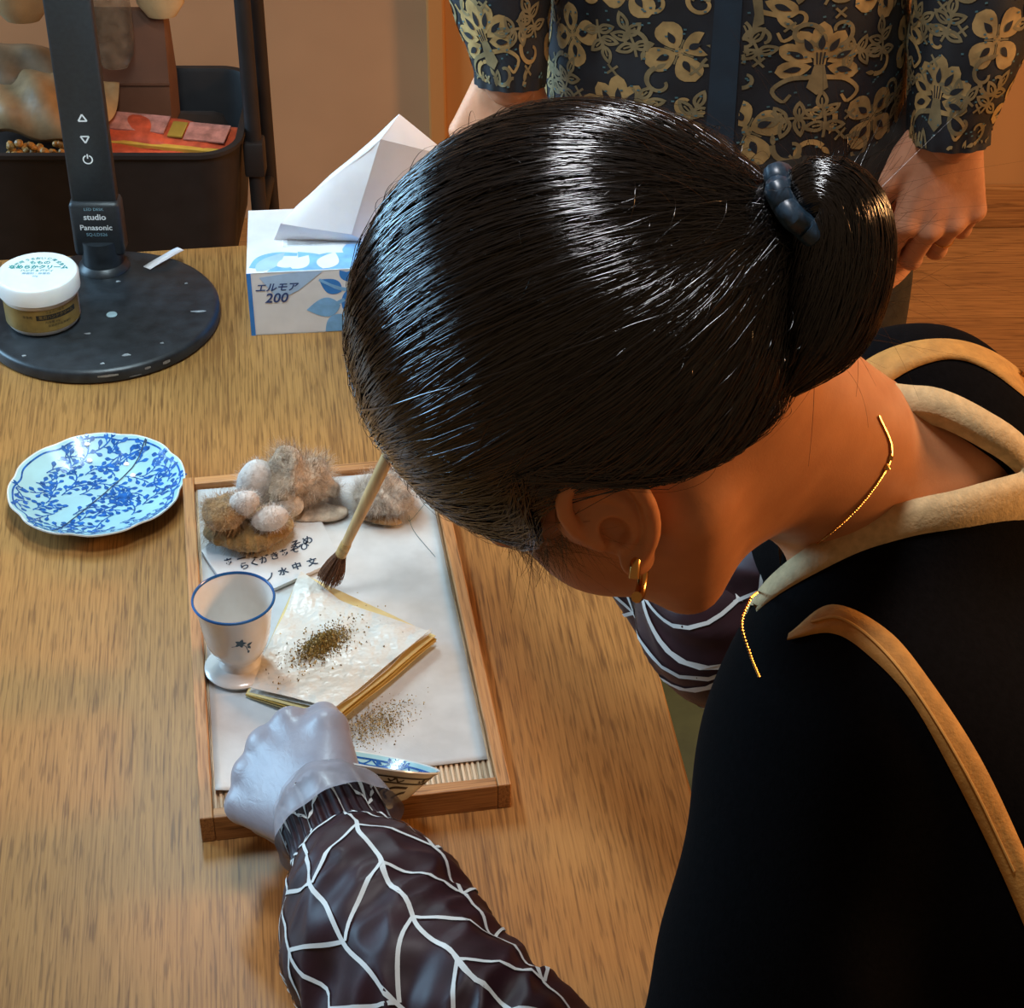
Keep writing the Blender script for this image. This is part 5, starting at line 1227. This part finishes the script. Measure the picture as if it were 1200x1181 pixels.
# ================================================================== trolley behind the table
M_ct = mat('trolley_black', (.014, .012, .012), .55, var=.15, vs=40); CX0, CX1, CY0, CY1 = -.92, -.318, 2.125, 2.36
tc0 = A((CX0+CX1)/2, (CY0+CY1)/2, 0); ct = thing('storage_trolley', 'black tiered storage trolley behind the oak table', 'trolley', tuple(tc0))
def basket(zb, zt, nm):
    lx, ly = (CX1-CX0)/2, (CY1-CY0)/2; r = .045; n = 10; ring = []
    for cx, cy, a0 in ((lx-r, ly-r, 0), (-lx+r, ly-r, 1), (-lx+r, -ly+r, 2), (lx-r, -ly+r, 3)):
        for k in range(n): a = (a0+k/(n-1))*math.pi/2; ring.append((cx+r*math.cos(a), cy+r*math.sin(a), math.cos(a), math.sin(a)))
    R_ = np.array(ring); m = len(R_); rows = []
    for off, z in ((-.018, zb), (0.0, zt), (.004, zt+.001), (.004, zt+.006), (-.004, zt+.006), (-.006, zt), (-.024, zb+.004)): rows.append(np.stack([R_[:, 0]+off*R_[:, 2], R_[:, 1]+off*R_[:, 3], np.full(m, z)], 1))
    V = np.vstack(rows); F = [(k*m+i, k*m+(i+1) % m, (k+1)*m+(i+1) % m, (k+1)*m+i) for k in range(6) for i in range(m)]
    F.append(tuple(range(m-1, -1, -1))); F.append(tuple(6*m+i for i in range(m))); mesh_obj(nm, V, F, M_ct, ct, smooth=50)
basket(.540, .700, 'basket'); basket(.14, .30, 'basket'); basket(1.02, 1.12, 'basket')
for x in (CX0-.013, CX1+.013):
    for y in (CY0+.07, CY1-.05): G().tube([(x-tc0[0], y-tc0[1], .06), (x-tc0[0], y-tc0[1], 1.14)], .0095, 14).obj('post', M_ct, ct)
    G().tube([(x-tc0[0], CY0+.07-tc0[1], .58), (x-tc0[0], CY1-.05-tc0[1], .58)], .007, 10).obj('cross_bar', M_ct, ct)
    G().box((x-tc0[0], CY0+.07-tc0[1], .668), (.024, .026, .045), bev=.003).obj('clamp', M_ct, ct)
    for y in (CY0+.07, CY1-.05): G().tube([(x-tc0[0]-.010, y-tc0[1], .025), (x-tc0[0]+.010, y-tc0[1], .025)], .025, 20).obj('wheel', mat('rubber', (.03, .03, .03), .7), ct)
# contents of the middle basket, resting on a folded cloth
fill = G().box((tc0[0], tc0[1], .608), (.54, .17, .126), bev=.02).obj('folded_cloth', mat('dark_cloth', (.03, .02, .015), .9, var=.2), smooth=60); tag(fill, 'dark folded cloth filling the black trolley basket', 'cloth')
def pillow(name, label, cat, c, sx, sy, h, rz, m, seed, tilt=0, group=None, extra=None):
    n, k = 24, 18; V = []
    for s_ in (1, -1):
        for j in range(k):
            for i in range(n):
                u, v_ = i/(n-1)*2-1, j/(k-1)*2-1; e = max(0, (1-u**2)*(1-v_**4)); V.append((u*sx/2*(1-.06*v_*v_), v_*sy/2*(1-.1*u*u), s_*(h/2*e**.7+.0003)))
    V = np.array(V); V[:, 2] += .16*h*np.sin(V[:, 0]*70+seed+V[:, 1]*25)*np.cos(V[:, 1]*60+V[:, 0]*30); F = []
    for s_ in (0, 1):
        for j in range(k-1):
            for i in range(n-1):
                q = (s_*n*k+j*n+i, s_*n*k+j*n+i+1, s_*n*k+(j+1)*n+i+1, s_*n*k+(j+1)*n+i); F.append(q if s_ == 0 else q[::-1])
    bd_ = list(range(n))+[q*n+n-1 for q in range(1, k)]+[(k-1)*n+q for q in range(n-2, -1, -1)]+[q*n for q in range(k-2, 0, -1)]
    F += [(bd_[i], bd_[i]+n*k, bd_[(i+1) % len(bd_)]+n*k, bd_[(i+1) % len(bd_)]) for i in range(len(bd_))]
    root = thing(name, label, cat, tuple(c), rz, group) 
    root.rotation_euler = (tilt, 0, rz)
    mesh_obj('pouch', V, F, m, root)
    if extra: extra(root, sx, sy, h)
    return root
M_po = mat('kraft_pouch', (.34, .215, .10), .5, var=.2, vs=30, bs=.3, bscale=40, bd=.003); M_po2 = mat('grey_pouch', (.20, .145, .085), .4, var=.2, vs=30)
def win(root, sx, sy, h): G().box((.035, .005, h/2*.92), (.045, .026, .002)).obj('label_window', mat('window_dark', (.03, .028, .03), .3), root, smooth=False); G().box((-.04, -.035, h/2*.6), (.03, .010, .003)).obj('zip_tab', M_po2, root, smooth=False)
c = T(46, 122, .718); pillow('snack_pouch', 'crumpled kraft pouch lying behind the nuts in the trolley', 'pouch', c, .185, .10, .05, -.25, M_po, 1, .35, 'pouches in the trolley', win)
c = T(8, 84, .738); pillow('snack_pouch', 'grey brown pouch leaning behind the kraft pouch', 'pouch', c, .16, .075, .035, -.2, M_po2, 2, .6, 'pouches in the trolley')
M_red = mat('red_wrapper', (.50, .075, .03), .3, var=.25, vs=60); M_pink = mat('pink_wrapper', (.42, .17, .13), .35, var=.25, vs=80); M_yw = mat('yellow_edge', (.55, .30, .04), .4)
def wrap(root, sx, sy, h): G().box((0, -sy/2+.004, 0), (sx*.98, .006, h*.6), bev=.001).obj('yellow_edge', M_yw, root, smooth=False); G().box((-.02, .006, h/2+.0004), (.07, .03, .002)).obj('pink_panel', M_pink, root, smooth=False); G().box((.03, .0, h/2+.0006), (.018, .026, .002)).obj('gold_mark', mat('gold_foil', (.32, .19, .03), .3), root, smooth=False); G().box((.066, 0, h/2), (.05, .03, .002)).obj('pink_panel', M_pink, root, smooth=False)
c = onY(182, 158, 2.205); pillow('snack_packet', 'red and pink foil snack packet with yellow edge', 'packet', c, .215, .055, .022, -.20, M_red, 3, .25, 'snack packets', wrap)
c = onY(165, 178, 2.185); pillow('snack_packet', 'plain red foil packet under the pink snack packet', 'packet', c, .16, .05, .018, -.05, M_red, 4, .1, 'snack packets')
M_bag = mat('brown_paper_bag', (.115, .050, .026), .6, var=.12, vs=20); c = onY(168, 172, 2.28); bgx = thing('paper_bag', 'dark brown paper bag standing in the trolley', 'paper bag', (c[0], c[1], .6725))
g = G(); P = [(-.045, -.02), (.042, -.02), (.046, .022), (-.048, .022)]
V = [(x, y, 0) for x, y in P]+[(x*1.03, y*.9, .055) for x, y in P]+[(x*1.0, y*.25+.004, .142) for x, y in P]
g.add(V, [(0, 1, 5, 4), (1, 2, 6, 5), (2, 3, 7, 6), (3, 0, 4, 7), (4, 5, 9, 8), (5, 6, 10, 9), (6, 7, 11, 10), (7, 4, 8, 11), (8, 9, 10, 11), (3, 2, 1, 0)]); g.obj('bag_panel', M_bag, bgx, smooth=False)
G().box((0, -.0195, .057), (.089, .002, .003)).obj('crease', M_bag, bgx, smooth=False)
M_nut = mat('golden_nut', (.40, .21, .055), .4, var=.3, vs=200); n0 = None
r = np.random.default_rng(12)
for k in range(44):
    c = onY(r.uniform(8, 84), r.uniform(168, 188), r.uniform(2.155, 2.18)); c[2] = max(c[2], .676)
    if n0 is None:
        g = G().lathe([(0, -.0042), (.003, -.003), (.0046, 0), (.0036, .003), (0, .0042)], 10); n0 = g.obj('nut', M_nut); o = n0
    else: o = n0.copy(); COL.objects.link(o)
    o.location = c; o.rotation_euler = tuple(r.uniform(0, 3, 3)); s_ = r.uniform(.8, 1.25); o.scale = (s_, s_, s_*1.4); tag(o, 'golden brown nut heaped at the front of the trolley basket', 'nut', 'nuts in the trolley basket')
# pouches hanging from the top basket
M_cream = mat('cream_cloth', (.52, .36, .18), .85, var=.08, vs=30, bs=.3, bscale=300)
def hang(name, label, cat, px, py, y, rx, rz_, m, group=None, tall=.16):
    b_ = onY(px, py, y); g = G(); prof = [(0, 0), (rx*.55, .004), (rx*.9, .02), (rx, .05), (rx*.95, tall*.6), (rx*.5, tall*.88), (rx*.25, tall*.93), (rx*.45, tall)]
    root = thing(name, label, cat, tuple(b_), 0, group); g.lathe(prof, 32, fn=lambda r, z, a: r*(1+.04*math.sin(5*a)*(z/tall))); o = g.obj('sack', m, root); o.scale = (1, .6, 1)
    G().tube([(0, 0, tall*.93), (0, .0, 1.03-b_[2])], .0014, 6).obj('cord', m, root)
    G().tube([(rx*.27*math.cos(t), .6*rx*.27*math.sin(t), tall*.93) for t in np.linspace(0, 6.283, 20)], .002, 6, cap=False).obj('drawstring', M_po2, root)
hang('cloth_sack', 'cream cloth sack hanging above the kraft pouches', 'sack', 28, 27, 2.27, .036, 0, M_cream, 'hanging cream sacks'); hang('cloth_sack', 'cream cloth sack hanging above the brown paper bag', 'sack', 190, 22, 2.27, .031, 0, M_cream, 'hanging cream sacks')
hang('net_bag', 'greyish brown clear bag hanging beside the lamp stem', 'bag', 136, 82, 2.24, .026, 0, mat('clear_bag', (.20, .14, .09), .3, var=.4, vs=60, alpha=.5), tall=.22)

# ================================================================== stool with olive cushion beside the table
q = T(757, 838, .60); sc_ = A(q[0]+.125, q[1], 0)
so = thing('round_stool', 'low round stool with olive cushion beside the table edge', 'stool', tuple(sc_))
G().lathe([(0, .562), (.125, .562), (.132, .569), (.132, .582), (.125, .594), (.10, .600), (0, .602)], 48).obj('cushion', mat('olive_vinyl', (.075, .085, .03), .6, var=.1), so)
G().lathe([(0, .542), (.115, .542), (.115, .5615), (0, .5615)], 40).obj('seat_board', M_ct, so)
for k in range(4):
    a = math.pi/4+k*math.pi/2; G().tube([(.085*math.cos(a), .085*math.sin(a), .543), (.13*math.cos(a), .13*math.sin(a), 0)], .012, 12).obj('leg', M_ct, so)
